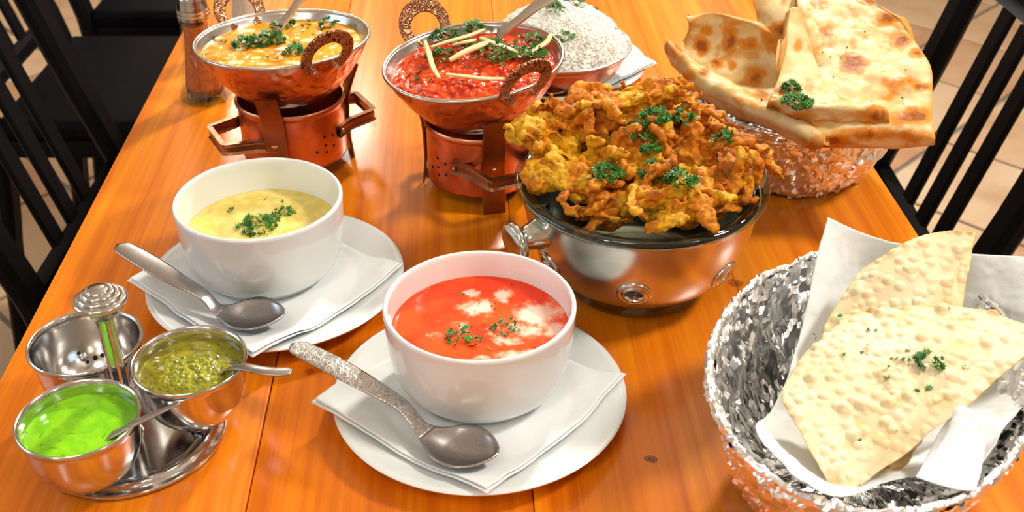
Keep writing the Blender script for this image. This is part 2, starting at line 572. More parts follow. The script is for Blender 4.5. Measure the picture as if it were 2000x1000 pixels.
M['soup'] = soft('soup', 0.22, 0.0, 0.12, Specular_IOR_Level=0.3)
M['chutney'] = soft('chutney', 0.25, 0.0, 0.15, Specular_IOR_Level=0.3)
M['curry'] = soft('curry', 0.24, 0.0, 0.10, (500, 0.25, 0.0008), Specular_IOR_Level=0.2)
M['pakora'] = soft('fried_batter', 0.55, 0.0, 0.0, (900, 0.5, 0.0007), (350, 0.35), Specular_IOR_Level=0.2)
M['naan'] = soft('naan_bread', 0.45, 0.0, 0.0, (300, 0.35, 0.0008), (220, 0.08), Specular_IOR_Level=0.12)
M['papad'] = soft('papad', 0.55, 0.0, 0.0, (600, 0.3, 0.0006))
M['rice'] = simple('white_rice', (0.97, 0.93, 0.84), 0.5, 0, 0.03, 60)
M['ginger'] = simple('ginger_julienne', (0.80, 0.60, 0.28), 0.4, 0, 0.15, 80)
M['parsley'] = Nodes('parsley_leaf')
_s = M['parsley']; _v = _s.coords(); _oi = None
_s.set(Base_Color=_s.ramp(_s.noise(_v, 160, 2), [(0.3, (0.012, 0.075, 0.008)), (0.55, (0.045, 0.20, 0.018)), (0.8, (0.14, 0.38, 0.05))]), Roughness=0.45)
M['parsley'] = _s.m

# ------------------------------------------------------------------ the room
def struct(name, vf, mat, parent=None, **kw):
    o = mk(name, vf, mat, parent, **kw)
    o['kind'] = 'structure'
    return o

RX0, RX1, RY0, RY1, RZ = -2.6, 2.6, -2.2, 4.6, 2.7
floor = struct('floor', box(RX1 - RX0, RY1 - RY0, 0.1, c=((RX0 + RX1) / 2, (RY0 + RY1) / 2, -0.056)), M['grout'], smooth=False)
S = 0.315; G = 0.011
tile_me = mesh_of('tile', *box(S - G, S - G, 0.012, 0.002, 1), M['tile'], True, 30)
r2 = math.sqrt(0.5)
for iu in range(-14, 20):
    for iv in range(-14, 20):
        u = 0.223 + (iu + 0.5) * S; w = 0.04 + (iv + 0.5) * S
        x = (u - w) * r2; y = (u + w) * r2
        if -0.45 < y < 4.4 and abs(x) < 2.42:
            obj('tile', tile_me, floor, (x, y, -0.006), (0, 0, math.pi / 4 + (iu * 7 + iv * 3) % 4 * math.pi / 2))
struct('ceiling', box(RX1 - RX0, RY1 - RY0, 0.1, c=((RX0 + RX1) / 2, (RY0 + RY1) / 2, RZ + 0.05)), M['ceiling'], smooth=False)
struct('wall_back', box(RX1 - RX0, 0.1, RZ, c=((RX0 + RX1) / 2, RY1 + 0.05, RZ / 2)), M['wall'], smooth=False)
struct('wall_front', box(RX1 - RX0, 0.1, RZ, c=((RX0 + RX1) / 2, RY0 - 0.05, RZ / 2)), M['wall'], smooth=False)
struct('wall_right', box(0.1, RY1 - RY0, RZ, c=(RX1 + 0.05, (RY0 + RY1) / 2, RZ / 2)), M['wall'], smooth=False)
# left wall with a window opening
wy0, wy1, wz0, wz1 = -0.3, 1.3, 1.1, 2.3
xl = RX0 - 0.05
struct('wall_left', join([box(0.1, wy0 - RY0, RZ, c=(xl, (RY0 + wy0) / 2, RZ / 2)), box(0.1, RY1 - wy1, RZ, c=(xl, (wy1 + RY1) / 2, RZ / 2)),
                          box(0.1, wy1 - wy0, wz0, c=(xl, (wy0 + wy1) / 2, wz0 / 2)), box(0.1, wy1 - wy0, RZ - wz1, c=(xl, (wy0 + wy1) / 2, (RZ + wz1) / 2))]), M['wall'], smooth=False)
win = struct('window_1', join([box(0.06, wy1 - wy0, 0.05, c=(xl, (wy0 + wy1) / 2, wz0 + 0.025)), box(0.06, wy1 - wy0, 0.05, c=(xl, (wy0 + wy1) / 2, wz1 - 0.025)),
                               box(0.06, 0.05, wz1 - wz0, c=(xl, wy0 + 0.025, (wz0 + wz1) / 2)), box(0.06, 0.05, wz1 - wz0, c=(xl, wy1 - 0.025, (wz0 + wz1) / 2)),
                               box(0.05, 0.04, wz1 - wz0, c=(xl, (wy0 + wy1) / 2, (wz0 + wz1) / 2))]), M['frame'], smooth=False)
for k in (0, 1):
    mk('window_pane', box(0.006, 0.72, 1.1, c=(xl, wy0 + 0.425 + k * 0.75, (wz0 + wz1) / 2)), M['glasspane'], win, smooth=False)

# ------------------------------------------------------------------ the table
TROT = math.atan(0.045)
tbl = thing('dining_table', 'long varnished orange pine plank table set with curries, soups and breads', 'table', (0.017, 0.13, 0), TROT)
TL = 1.75; TW = 0.686
joints = [-TW / 2, -0.158, 0.012, 0.180, TW / 2]
for a, b in zip(joints[:-1], joints[1:]):
    g = 0.0001 if a > -0.1 else 0.0004
    mk('plank', box(b - a - 2 * g, TL, 0.032, 0.0005 if a > -0.1 else 0.0010, 2), M['wood'], tbl, ((a + b) / 2, TL / 2 + 0.12, TZ - 0.016))
for sx in (-1, 1):
    mk('apron', box(0.022, TL - 0.2, 0.08, 0.002), M['tabledark'], tbl, (sx * (TW / 2 - 0.07), TL / 2 + 0.12, TZ - 0.0735))
    for yy in (0.24, TL):
        mk('leg', box(0.06, 0.06, TZ - 0.034, 0.004), M['tabledark'], tbl, (sx * (TW / 2 - 0.07 - 0.045), yy, (TZ - 0.034) / 2))

# ------------------------------------------------------------------ chairs
def make_chair(name, label, x, y, face, group='black slat-back chairs around the table', rz=0.0):
    """back line at local x=0 (lean towards -x), seat towards +x; origin on the floor"""
    t = thing(name, label, 'chair', (x, y, 0), (0 if face > 0 else math.pi) + rz, group)
    lean = 0.28
    bz0 = 0.40; hgt = 0.86
    W = 0.168
    bx = lambda z: -max(0, z - 0.43) * lean - max(0, 0.43 - z) * 0.12
    for s in (-1, 1):
        pts = catmull([(bx(z), s * W, z) for z in (0.0, 0.2, 0.43, 0.65, hgt)], 18)
        mk('back_leg', strap(pts, 0.045, 0.026, up=(1, 0, 0)), M['black'], t)
        mk('front_leg', box(0.036, 0.036, 0.43, 0.004), M['black'], t, (0.38, s * (W + 0.005), 0.215))
        mk('side_rail', box(0.36, 0.02, 0.03, 0.003), M['black'], t, (0.19, s * W, 0.418))
    for k in (-1, 0, 1):
        pts = [(bx(z), k * 0.054, z) for z in (0.50, 0.62, 0.76)]
        mk('slat', strap(catmull(pts, 6), 0.030, 0.008, up=(1, 0, 0)), M['black'], t)
    zr = 0.805
    mk('top_rail', strap(catmull([(bx(zr) + 0.0, -W - 0.03, zr), (bx(zr) - 0.018, 0, zr), (bx(zr), W + 0.03, zr)], 14), 0.022, 0.10, up=(-lean, 0, 1)), M['black'], t)
    mk('lower_rail', strap(catmull([(bx(0.50) + 0.002, -W, 0.495), (bx(0.5) + 0.002, W, 0.495)], 4), 0.022, 0.032, up=(-lean, 0, 1)), M['blackseat'], t)
    sv, sf = box(0.40, 0.36, 0.035, 0.014, 3)
    mk('seat', (sv, sf), M['blackseat'], t, (0.205, 0, 0.4475))
    return t

make_chair('dining_chair', 'black slat-back chair tucked in at the left table edge, nearest the chutney stand', -0.525, 1.212, 1)
make_chair('dining_chair', 'black slat-back chair at the right table edge beside the flatbread baskets', 0.485, 1.205, -1)
make_chair('dining_chair', 'farther black chair beyond the pepper shaker at the left table edge', -0.80, 1.745, 1)
make_chair('dining_chair', 'farthest black chair at the upper left corner, pulled back from the table', -0.80, 2.21, 1)
make_chair('dining_chair', 'farther black chair at the right, behind the naan basket', 0.45, 1.78, -1)

# ------------------------------------------------------------------ plates, bowls, soup
def plate(label, cx, cy, R=0.095, group='white round plates'):
    s = R / 0.095
    prof = [(0, 0.003), (0.050, 0.003), (0.051, 0.0), (0.055, 0.0), (0.057, 0.003), (0.078, 0.008), (0.0945, 0.0138), (0.0950, 0.0150), (0.0940, 0.0158),
            (0.090, 0.0150), (0.076, 0.0105), (0.066, 0.0078), (0.060, 0.0060), (0.050, 0.0055), (0, 0.0055)]
    prof = [(r * s, z) for r, z in prof]
    o = mk('plate', lathe(prof, 128), M['porcelain'], None, (cx, cy, TZ), angle=60)
    return tag(o, label, 'plate', group)

def plate_z(r):
    return np.interp(r, [0, 0.050, 0.060, 0.066, 0.076, 0.090, 0.095, 0.2], [0.0055, 0.0055, 0.0060, 0.0078, 0.0105, 0.0150, 0.0158, 0.0148])

def soup_bowl(label, cx, cy, z):
    prof = [(0, 0.004), (0.040, 0.004), (0.041, 0.0), (0.045, 0.0), (0.0465, 0.0025)] + \
        [tuple(q) for q in catmull([(0.0475, 0.0032), (0.0545, 0.011), (0.0585, 0.024), (0.0604, 0.040), (0.0614, 0.056), (0.0617, 0.0605)], 22)] + \
        [(0.0616, 0.0620), (0.0608, 0.0630), (0.0596, 0.0632), (0.0586, 0.0624)] + \
        [tuple(q) for q in catmull([(0.0583, 0.060), (0.0570, 0.042), (0.0548, 0.027), (0.0490, 0.014), (0.036, 0.0085), (0.012, 0.008)], 16)] + [(0, 0.008)]
    o = mk('soup_bowl', lathe(prof, 128), M['porcelain'], None, (cx, cy, TZ + z), angle=60)
    return tag(o, label, 'bowl', 'white soup bowls')

def napkin(name, label, corners, centre, zoff=0.0011, seed=0, group='paper napkins under the soup bowls', flatr=0.064):
    """square tissue lying on a plate; corners left, bottom, right, top in table x, y"""
    c = np.array([q[:2] for q in corners])
    def sheet(dz, shrink, n=70, ripple=1.0):
        m = c.mean(0)
        cc = m + (c - m) * shrink
        def fn(U, V):
            w = ((1 - U) * (1 - V))[:, None] * cc[0] + (U * (1 - V))[:, None] * cc[1] + (U * V)[:, None] * cc[2] + ((1 - U) * V)[:, None] * cc[3]
            # wavy cut edge
            e = np.minimum(np.minimum(U, 1 - U), np.minimum(V, 1 - V))
            q3 = np.c_[w, np.full(len(w), dz)]
            w = w + (1 - sstep(0, 0.10, e))[:, None] * 0.0016 * np.c_[vnoise(q3, 45, seed), vnoise(q3, 45, seed + 9)]
            r = np.hypot(w[:, 0] - centre[0], w[:, 1] - centre[1])
            z = plate_z(r) + zoff + dz
            wr = sstep(0.045, 0.085, r)
            z = z + wr * ripple * (0.0016 * (vnoise(q3, 34, seed + 3) + 1) + 0.0007 * (vnoise(q3, 90, seed + 5) + 1))
            z = z - np.maximum(0, r - 0.097) * 0.12
            return np.c_[w, z]
        return grid(n, n, fn)
    t = thing(name, label, 'napkin', (centre[0], centre[1], TZ), 0, group)
    off = np.array([centre[0], centre[1], 0])
    for k, (dz, sh, nm) in enumerate(((0.0, 1.0, 'lower_sheet'), (0.0011, 0.975, 'upper_sheet'))):
        v, f = sheet(dz, sh, ripple=1.0 + 0.25 * k)
        o = mk(nm, (v - off, f), M['tissue'], t)
        solidify(o, 0.0005, 1)
    return t

TOM = (-0.0206, 0.590); TOMP = (-0.0209, 0.5717)
CRM = (-0.1867, 0.7244); CRMP = (-0.1764, 0.7066)
plate('white plate under the red tomato soup bowl', *TOMP)
plate('white plate under the pale yellow soup bowl', *CRMP)

def nap_corners(l, b, r):
    l, b, r = [P(*q, 0.017) for q in (l, b, r)]
    return [l, b, r, l + r - b]
napkin('paper_napkin', 'white paper napkin under the red tomato soup bowl', nap_corners((606, 790), (950, 968), (1223, 736)), TOMP, seed=3)
napkin('paper_napkin', 'white paper napkin under the pale yellow soup bowl', nap_corners((246, 553), (497, 706), (788, 519)), CRMP, seed=8)
BZ = 0.0088
soup_bowl('white bowl filled with red tomato soup', *TOM, BZ)
soup_bowl('white bowl filled with pale yellow soup', *CRM, BZ)

def soup(name, label, cx, cy, z, r, colfn, amp=0.00015, mat='soup', cat='soup', rim=0.0006):
    v, f = disc(r, 110, 220)
    W = v + np.array([cx, cy, z + TZ])
    v[:, 2] = amp * fbm(W, 220, 3, 5) + rim * sstep(0.93, 1.0, np.hypot(v[:, 0], v[:, 1]) / r)
    c = colfn(W, np.hypot(v[:, 0], v[:, 1]) / r)
    n0 = len(v)
    # a body of liquid below the surface
    lo = [(r * 0.97, -0.004), (r * 0.86, -0.012), (r * 0.60, -0.022), (0, -0.0245)]
    lv, lf = lathe([(r, 0.0)] + lo, 220)
    lc = np.tile(c.mean(0), (len(lv), 1))
    vv, ff = join([(v, f), (lv, [q[::-1] for q in lf])])
    o = mk(name, (vv, ff), M[mat], None, (cx, cy, TZ + z), col=np.vstack([c, lc]), angle=50)
    return tag(o, label, cat)

def tomato_col(W, rr):
    px, py = to_px(W)
    base = mix((0.84, 0.042, 0.004), (0.90, 0.085, 0.008), sstep(-0.4, 0.5, fbm(W, 60, 3, 2)))
    foam = np.zeros(len(W))
    px = px + 34 * fbm(W, 55, 4, 12, 0.65); py = py + 20 * fbm(W, 55, 4, 13, 0.65)
    for (x, y, a, b, s) in ((925, 570, 22, 13, 1.0), (985, 578, 24, 15, 1.0), (938, 610, 36, 20, 1.15), (1060, 612, 46, 26, 1.1), (1015, 640, 44, 16, 0.9), (1080, 645, 30, 18, 1.0),
                            (895, 640, 24, 12, 0.8), (985, 660, 36, 11, 0.9), (850, 655, 22, 14, 0.55), (1020, 690, 55, 14, 0.85), (935, 700, 60, 9, 0.7), (965, 645, 18, 10, 0.6), (870, 625, 25, 10, 0.4)):
        foam = np.maximum(foam, s * np.exp(-(((px - x) / a) ** 2 + ((py - y) / b) ** 2)))
    foam = foam + 0.34 * fbm(W, 130, 5, 7, 0.6) + 0.12 * fbm(W, 700, 2, 8)
    k = sstep(0.34, 0.70, foam)
    return mix(base, mix((0.90, 0.34, 0.19), (0.92, 0.66, 0.54), sstep(0.55, 0.95, foam)), k * 0.88)

def cream_col(W, rr):
    n = fbm(W, 160, 4, 4)
    c = mix((0.70, 0.53, 0.10), (0.79, 0.65, 0.20), sstep(-0.35, 0.35, n))
    d = sstep(0.35, 0.62, vnoise(W, 420, 9))
    return mix(c, (0.80, 0.62, 0.12), d * 0.5 * sstep(0.5, 0.95, rr))

soup('tomato_soup', 'red tomato soup with white foam patches filling the nearest white bowl', *TOM, BZ + 0.0440, 0.0570, tomato_col)
soup('sweetcorn_soup', 'pale yellow creamy soup with parsley in a white bowl', *CRM, BZ + 0.0360, 0.0562, cream_col)

# ------------------------------------------------------------------ spoons
def spoon(name, label, pts, widths, cat='spoon', bowl_at=0.62, depth=0.006, handle='steeldk', bowl='steeldk', thick=0.0013, up=(0, 0, 1), group='cutlery on the table', nrm=None):
    """pts: centre line from handle tip to bowl tip (world), widths half-widths at even steps"""
    n = 90; m = 15
    path = catmull(pts, n)
    s = np.linspace(0, 1, n)
    w = np.interp(s, np.linspace(0, 1, len(widths)), widths)
    w = np.convolve(np.pad(w, 3, mode='edge'), np.ones(7) / 7, 'valid')
    # rounded ends
    arc = np.r_[0, np.cumsum(np.linalg.norm(np.diff(path, axis=0), axis=1))]
    L = arc[-1]
    e0 = np.clip(arc / (w[4] * 1.0), 0, 1); w = w * np.sqrt(np.clip(1 - (1 - e0) ** 2, 0, 1))
    wb = max(widths[-3:]) * 1.35
    e1 = np.clip((L - arc) / wb, 0, 1); w = w * np.sqrt(np.clip(1 - (1 - e1) ** 2, 0.0, 1))
    w = np.maximum(w, 0.0002)
    conc = sstep(bowl_at - 0.04, bowl_at + 0.14, s) * depth
    up = np.asarray(up, float)
    base = path[n // 2].copy(); base[2] = path[:, 2].min()
    V = np.zeros((n, m, 3))
    a = np.linspace(-1, 1, m)
    for i in range(n):
        t = path[min(i + 1, n - 1)] - path[max(i - 1, 0)]; t /= np.linalg.norm(t)
        sd = np.cross(t, up); sd /= np.linalg.norm(sd)
        nn = np.cross(sd, t)
        endc = math.sqrt(max(0, 1 - ((s[i] - (bowl_at + 1) / 2) / ((1 - bowl_at) / 2)) ** 2)) if s[i] > bowl_at else 0
        for j in range(m):
            sag = -conc[i] * (1 - a[j] ** 2) * endc + 0.0006 * (1 - a[j] ** 2) * (1 - conc[i] / max(depth, 1e-6))
            V[i, j] = path[i] + sd * w[i] * a[j] + nn * sag
    k = int(bowl_at * n)
    root = thing(name, label, cat, base, 0, group)
    for nm, i0, i1, mt in (('handle', 0, k + 1, handle), ('spoon_bowl', k, n, bowl)):
        q = V[i0:i1]; r = i1 - i0
        f = [(i * m + j, i * m + j + 1, (i + 1) * m + j + 1, (i + 1) * m + j) for i in range(r - 1) for j in range(m - 1)]
        o = mk(nm, (q.reshape(-1, 3) - base, f), M[mt], root, angle=None)
        solidify(o, thick, 0)
    return root

HW = [0.0065, 0.0078, 0.0080, 0.0070, 0.0055, 0.0045, 0.0042, 0.0085, 0.0175, 0.0205, 0.0195, 0.0150]
spoon('soup_spoon', 'steel soup spoon with engraved floral handle on the tomato soup plate',
      [P(570, 673, 0.040), P(640, 708, 0.040), P(720, 752, 0.036), P(785, 792, 0.030), P(825, 838, 0.0215), P(868, 860, 0.0215), P(925, 874, 0.0225), P(972, 884, 0.0235)],
      HW, handle='engsteel', depth=0.0075, bowl_at=0.60)
spoon('soup_spoon', 'plain steel soup spoon resting on the pale yellow soup plate',
      [P(230, 478, 0.042), P(285, 510, 0.041), P(345, 546, 0.037), P(395, 574, 0.031), P(425, 604, 0.0215), P(462, 610, 0.0215), P(512, 611, 0.0225), P(555, 611, 0.0235)],
      HW, handle='steeldk', depth=0.0075, bowl_at=0.60)

# ------------------------------------------------------------------ copper karahi pans and burners
def tilt_matrix(cx, cy, z, tx, ty):
    n = Vector((-tx, -ty, 1)).normalized()
    q = Vector((0, 0, 1)).rotation_difference(n)
    return q

def burner(label, cx, cy, strap_ang, handle_ang, hole_ang):
    t = thing('copper_burner', label, 'burner', (cx, cy, TZ), 0, 'copper table burners')
    prof = [(0, 0.012), (0.043, 0.012), (0.0455, 0.0135), (0.0460, 0.016), (0.0460, 0.060), (0.0465, 0.0625), (0.0478, 0.0640), (0.0480, 0.0660), (0.0470, 0.0675), (0.0455, 0.0672),
            (0.0447, 0.0650), (0.0445, 0.016), (0, 0.0145)]
    mk('body', lathe(prof, 96), M['copper'], t, angle=50)
    for k in range(3):
        a = strap_ang + k * 2 * math.pi / 3
        ca, sa = math.cos(a), math.sin(a)
        pts = [(0.0500 * ca, 0.0500 * sa, 0.0), (0.0490 * ca, 0.0490 * sa, 0.010), (0.0478 * ca, 0.0478 * sa, 0.025), (0.0484 * ca, 0.0484 * sa, 0.05), (0.0510 * ca, 0.0510 * sa, 0.066), (0.0600 * ca, 0.0600 * sa, 0.0895)]
        lg = mk('support_strap', strap(catmull(pts, 18), 0.0195, 0.0022, up=(ca, sa, 0)), M['strap'], t)
        rv, rf = lathe([(0, 0.0018), (0.0012, 0.0016), (0.0022, 0.0008), (0.0024, 0)], 12)
        mk('rivet', (rv, rf), M['copper'], lg, (0.0490 * ca, 0.0490 * sa, 0.040), (0, math.pi / 2, a))
    for s in (0, 1):
        a = handle_ang + s * math.pi
        d = np.array([math.cos(a), math.sin(a), 0]); e = np.array([-math.sin(a), math.cos(a), 0])
        def q(r, u, z): return d * r + e * u + np.array([0, 0, z])
        h = 0.040
        al = math.radians(38)
        start = lambda sg, an: q(0.0474 * math.cos(an), sg * 0.0474 * math.sin(an), h)
        pts = [start(-1, al + 0.28), start(-1, al + 0.1), q(0.044, -0.027, h), q(0.067, -0.021, h), q(0.0695, -0.019, h), q(0.0695, 0.019, h), q(0.067, 0.021, h), q(0.044, 0.027, h), start(1, al + 0.1), start(1, al + 0.28)]
        dense = []
        for p0, p1 in zip(pts[:-1], pts[1:]):
            for u in np.linspace(0, 1, 6, endpoint=False): dense.append(p0 * (1 - u) + p1 * u)
        dense.append(pts[-1])
        # bar stands on edge: tall in z, thin sideways
        hd = mk('side_handle', strap(dense, 0.0018, 0.0105), M['strap'], t)
        for sg in (-1, 1):
            pp = q(0.0488 * math.cos(al + 0.2), sg * 0.0488 * math.sin(al + 0.2), h)
            rv, rf = lathe([(0, 0.0018), (0.0012, 0.0016), (0.0020, 0.0008), (0.0022, 0)], 12)
            mk('rivet', (rv, rf), M['copper'], hd, tuple(pp), (0, math.pi / 2, math.atan2(pp[1], pp[0])))
    for (da, z) in ((0, 0.042), (0.01, 0.034), (0.02, 0.027), (0.20, 0.040), (-0.19, 0.030), (0.21, 0.030), (0.40, 0.035)):
        a = hole_ang + da
        hv, hf = lathe([(0, 0.0004), (0.0013, 0.0003), (0.0014, -0.0008)], 10)
        mk('vent_hole', (hv, hf), M['hole'], t, (0.0460 * math.cos(a), 0.0460 * math.sin(a), z), (0, math.pi / 2, a))
    mk('tea_light', lathe([(0, 0.018), (0.017, 0.018), (0.0175, 0.017), (0.0175, 0.0), (0, 0.0)], 24), M['wax'], t, (0, 0, 0.0146))
    return t

RIMZ = 0.119
PROF_OUT = [(0, 0.0), (0.021, 0.0012), (0.038, 0.0075), (0.0515, 0.0195), (0.0625, 0.0340), (0.0702, 0.0470), (0.0735, 0.0550)]

def karahi(label, cx, cy, tx, ty, hang):
    bz = RIMZ - 0.056
    t = thing('karahi_pan', label, 'pan', (cx, cy, TZ + bz), 0, 'copper karahi pans')
    t.rotation_mode = 'QUATERNION'; t.rotation_quaternion = tilt_matrix(cx, cy, 0, tx, ty)
    out = catmull(PROF_OUT, 30)
    v, f = lathe([tuple(q) for q in out], 128)
    r = np.hypot(v[:, 0], v[:, 1])
    d1, d2, _ = voro(v, 115, 4)
    v = v + normals(v, f) * (0.0009 * (d1 - 0.45) * sstep(0.01, 0.03, r) * sstep(0.0737, 0.069, r))[:, None]
    mk('copper_shell', (v, f), M['hammered'], t, angle=None)
    inn = [(q[0] - 0.0012 if q[0] > 0.002 else 0, q[1] + 0.0016) for q in out[:-1]] + [(0.0728, 0.0555)]
    mk('steel_lining', lathe(inn, 128), M['tin'], t, angle=None)
    a = np.linspace(0, 2 * math.pi, 128, endpoint=False)
    ring = np.c_[0.0738 * np.cos(a), 0.0738 * np.sin(a), np.full(128, 0.0556)]
    mk('rim', tube(ring, 0.0015, 12, loop=True), M['tin'], t, angle=None)
    for s in (0, 1):
        an = hang + s * math.pi
        d = np.array([math.cos(an), math.sin(an), 0]); e = np.array([-math.sin(an), math.cos(an), 0]); z = np.array([0, 0, 1.0])
        upv = z * math.cos(0.42) + d * math.sin(0.42)        # leans outwards
        nrm = d * math.cos(0.42) - z * math.sin(0.42)
        c0 = d * 0.0770 + z * 0.0615
        th = np.linspace(math.radians(-58), math.radians(238), 44)
        R = 0.0180
        path = [c0 + e * R * math.cos(q) * 1.05 + upv * R * math.sin(q) + (d * -0.0035 * max(0, -math.sin(q)) if math.sin(q) < 0 else 0) for q in th]
        w = 0.0100 + 0.0025 * np.cos((th - math.pi / 2) * 0.9).clip(0, 1)
        ups = np.tile(nrm, (len(path), 1))
        hd = mk('handle', strap(path, w, 0.0026, up=ups), M['engraved'], t)
        for q in (th[0], th[-1]):
            pp = c0 + e * R * math.cos(q) * 1.05 + upv * R * math.sin(q) + nrm * 0.0014
            rv, rf = lathe([(0, 0.0016), (0.0012, 0.0014), (0.0021, 0.0006), (0.0022, -0.004)], 12)
            rot = Vector((0, 0, 1)).rotation_difference(Vector(nrm)).to_euler()
            mk('rivet', (rv, rf), M['tin'], hd, tuple(pp), tuple(rot))
    return t

KL = (-0.1942, 0.9108); KR = (-0.0268, 0.8690)
burner('copper burner under the yellow-orange curry', *KL, math.radians(-98), math.radians(30), math.radians(-45))
burner('copper burner under the red curry, nearest the fritters', *KR, math.radians(-76), math.radians(-66), math.radians(-140))
TKL = (0.03, -0.05); TKR = (0.09, 0.03)
HL = math.atan2(0.860 - 0.911, -0.1537 + 0.1942); HR = math.atan2(0.820 - 0.869, 0.006 + 0.0268)
karahi('copper karahi pan holding the yellow-orange curry', *KL, *TKL, HL)
karahi('copper karahi pan holding the red curry', *KR, *TKR, HR)

def curry(name, label, C, T, zdrop, r, hfn, colfn):
    v, f = disc(r, 130, 240)
    rr = np.hypot(v[:, 0], v[:, 1]) / r
    bx, by = C; bz = RIMZ - 0.056
    q = tilt_matrix(0, 0, 0, *T)
    Rm = np.array(q.to_matrix())
    base = np.array([bx, by, TZ + bz])
    v[:, 2] = 0.056 - zdrop
    W = v @ Rm.T + base
    v[:, 2] += hfn(W, rr)
    W = v @ Rm.T + base
    c = colfn(W, rr)
    z0 = 0.056 - zdrop
    lv, lf = lathe([(r, z0), (r * 0.90, z0 - 0.008), (r * 0.72, z0 - 0.019), (r * 0.5, z0 - 0.030), (0, z0 - 0.0385)], 240)
    vv, ff = join([(v, f), (lv, [k[::-1] for k in lf])])
    o = mk(name, (vv, ff), M['curry'], None, tuple(base), col=np.vstack([c, np.tile(c.mean(0), (len(lv), 1))]), angle=None)
    o.rotation_mode = 'QUATERNION'; o.rotation_quaternion = q
    return tag(o, label, 'curry')

def h_yellow(W, rr):
    return (0.0022 * fbm(W, 70, 3, 21) + 0.0016 * np.maximum(0, vnoise(W, 90, 5)) + 0.004 * (1 - rr ** 2)) * sstep(1.0, 0.9, rr)
def c_yellow(W, rr):
    px, py = to_px(W)
    n = fbm(W, 90, 4, 31)
    c = mix((0.70, 0.25, 0.008), (0.82, 0.36, 0.014), sstep(-0.4, 0.4, n))
    k = np.zeros(len(W))
    for (x, y, a, b) in ((470, 78, 30, 8), (465, 95, 22, 9), (462, 122, 24, 6), (510, 125, 42, 5), (575, 122, 30, 5), (600, 78, 20, 6), (570, 48, 14, 6), (700, 72, 24, 10), (690, 88, 22, 9), (555, 95, 30, 5), (520, 62, 18, 5), (680, 60, 20, 4), (490, 60, 14, 5)):
        k = np.maximum(k, np.exp(-(((px - x) / a) ** 2 + ((py - y) / b) ** 2)))
    k = sstep(0.52, 0.90, k + 0.40 * fbm(W, 110, 4, 41, 0.6))
    return mix(c, (0.88, 0.72, 0.38), k * 0.9)
def h_red(W, rr):
    d1, d2, _ = voro(W, 170, 3)
    return (0.0036 * fbm(W, 75, 3, 51) + 0.0024 * (0.55 - d1) + 0.0010 * fbm(W, 420, 2, 52) + 0.005 * (1 - rr ** 2)) * sstep(1.0, 0.9, rr)
def c_red(W, rr):
    n = fbm(W, 110, 4, 61)
    c = mix((0.46, 0.022, 0.005), (0.76, 0.075, 0.008), sstep(-0.4, 0.3, n))
    return mix(c, (0.82, 0.17, 0.03), sstep(0.25, 0.6, fbm(W, 260, 3, 62)) * 0.7)
curry('yellow_curry', 'thick yellow-orange curry with cream streaks in a copper pan', KL, TKL, 0.0075, 0.0690, h_yellow, c_yellow)
curry('red_curry', 'chunky red tomato curry topped with ginger strips in a copper pan', KR, TKR, 0.0080, 0.0687, h_red, c_red)

SW = [0.0085, 0.0088, 0.0085, 0.0075, 0.0062, 0.0052, 0.0048, 0.0065, 0.013, 0.016, 0.015, 0.011]
def serving_spoon(label, a, b, C, side):
    a = np.array(a); b = np.array(b); d = (b - a) / np.linalg.norm(b - a)
    pts = [a, a * 0.75 + b * 0.25 + np.array([0, 0, 0.002]), a * 0.5 + b * 0.5 + np.array([0, 0, 0.003]), a * 0.25 + b * 0.75 + np.array([0, 0, 0.001]), b, b + d * 0.012 + np.array([0, 0, 0.001]), b + d * 0.026 + np.array([0, 0, 0.006])]
    return spoon('serving_spoon', label, pts, SW, handle=side, bowl='steel', depth=0.004, bowl_at=0.66, thick=0.0018, up=(-0.2, -0.5, 0.85), group='serving spoons in the curries')
serving_spoon('steel serving spoon standing in the yellow-orange curry', P(640, -60, 0.175), P(545, 55, 0.112), KL, 'spoonlight')
serving_spoon('bright steel serving spoon standing in the red curry beside the rice', P(1130, -40, 0.185), P(975, 68, 0.117), KR, 'spoonlight')

# ------------------------------------------------------------------ parsley
def leaflets(n, R, H, seed, size=0.0048):
    rnd = random.Random(seed)
    V = []; Fc = []
    for k in range(n):
        rr = R * math.sqrt(rnd.random()); th = rnd.uniform(0, 2 * math.pi)
        base = Vector((rr * math.cos(th), rr * math.sin(th), H * (1 - (rr / R) ** 2) * rnd.uniform(0.1, 1.0)))
        yaw = th + rnd.uniform(-1.1, 1.1); pit = rnd.uniform(0.0, 0.95); roll = rnd.uniform(-0.8, 0.8)
        E = Euler((roll, -pit, yaw), 'XYZ').to_matrix()
        s = size * rnd.uniform(0.6, 1.25)
        o = len(V)
        outline = [(0, 0)] + [((0.62 + 0.38 * (j % 2 == 0)) * math.cos(q), (0.62 + 0.38 * (j % 2 == 0)) * math.sin(q) * 0.9) for j, q in enumerate(np.linspace(-1.25, 1.25, 9))]
        curl = rnd.uniform(-0.5, 0.7)
        for j, (a, b) in enumerate(outline):
            zz = curl * (b * b) - 0.25 * a * a + (0.12 if j % 2 else -0.05)
            V.append(base + E @ Vector((a * s, b * s, zz * s)))
        for j in range(1, len(outline) - 1): Fc.append((o, o + j, o + j + 1))
    return np.array([q[:] for q in V]), Fc

def sprig(label, pos, R, n, H=None, seed=0, size=0.0048, group='parsley garnish'):
    v, f = leaflets(int(n * 1.7), R, H if H else R * 0.45, seed, size * 0.92)
    o = mk('parsley_sprig', (v, f), M['parsley'], None, tuple(pos), smooth=False)
    return tag(o, label, 'parsley', group)

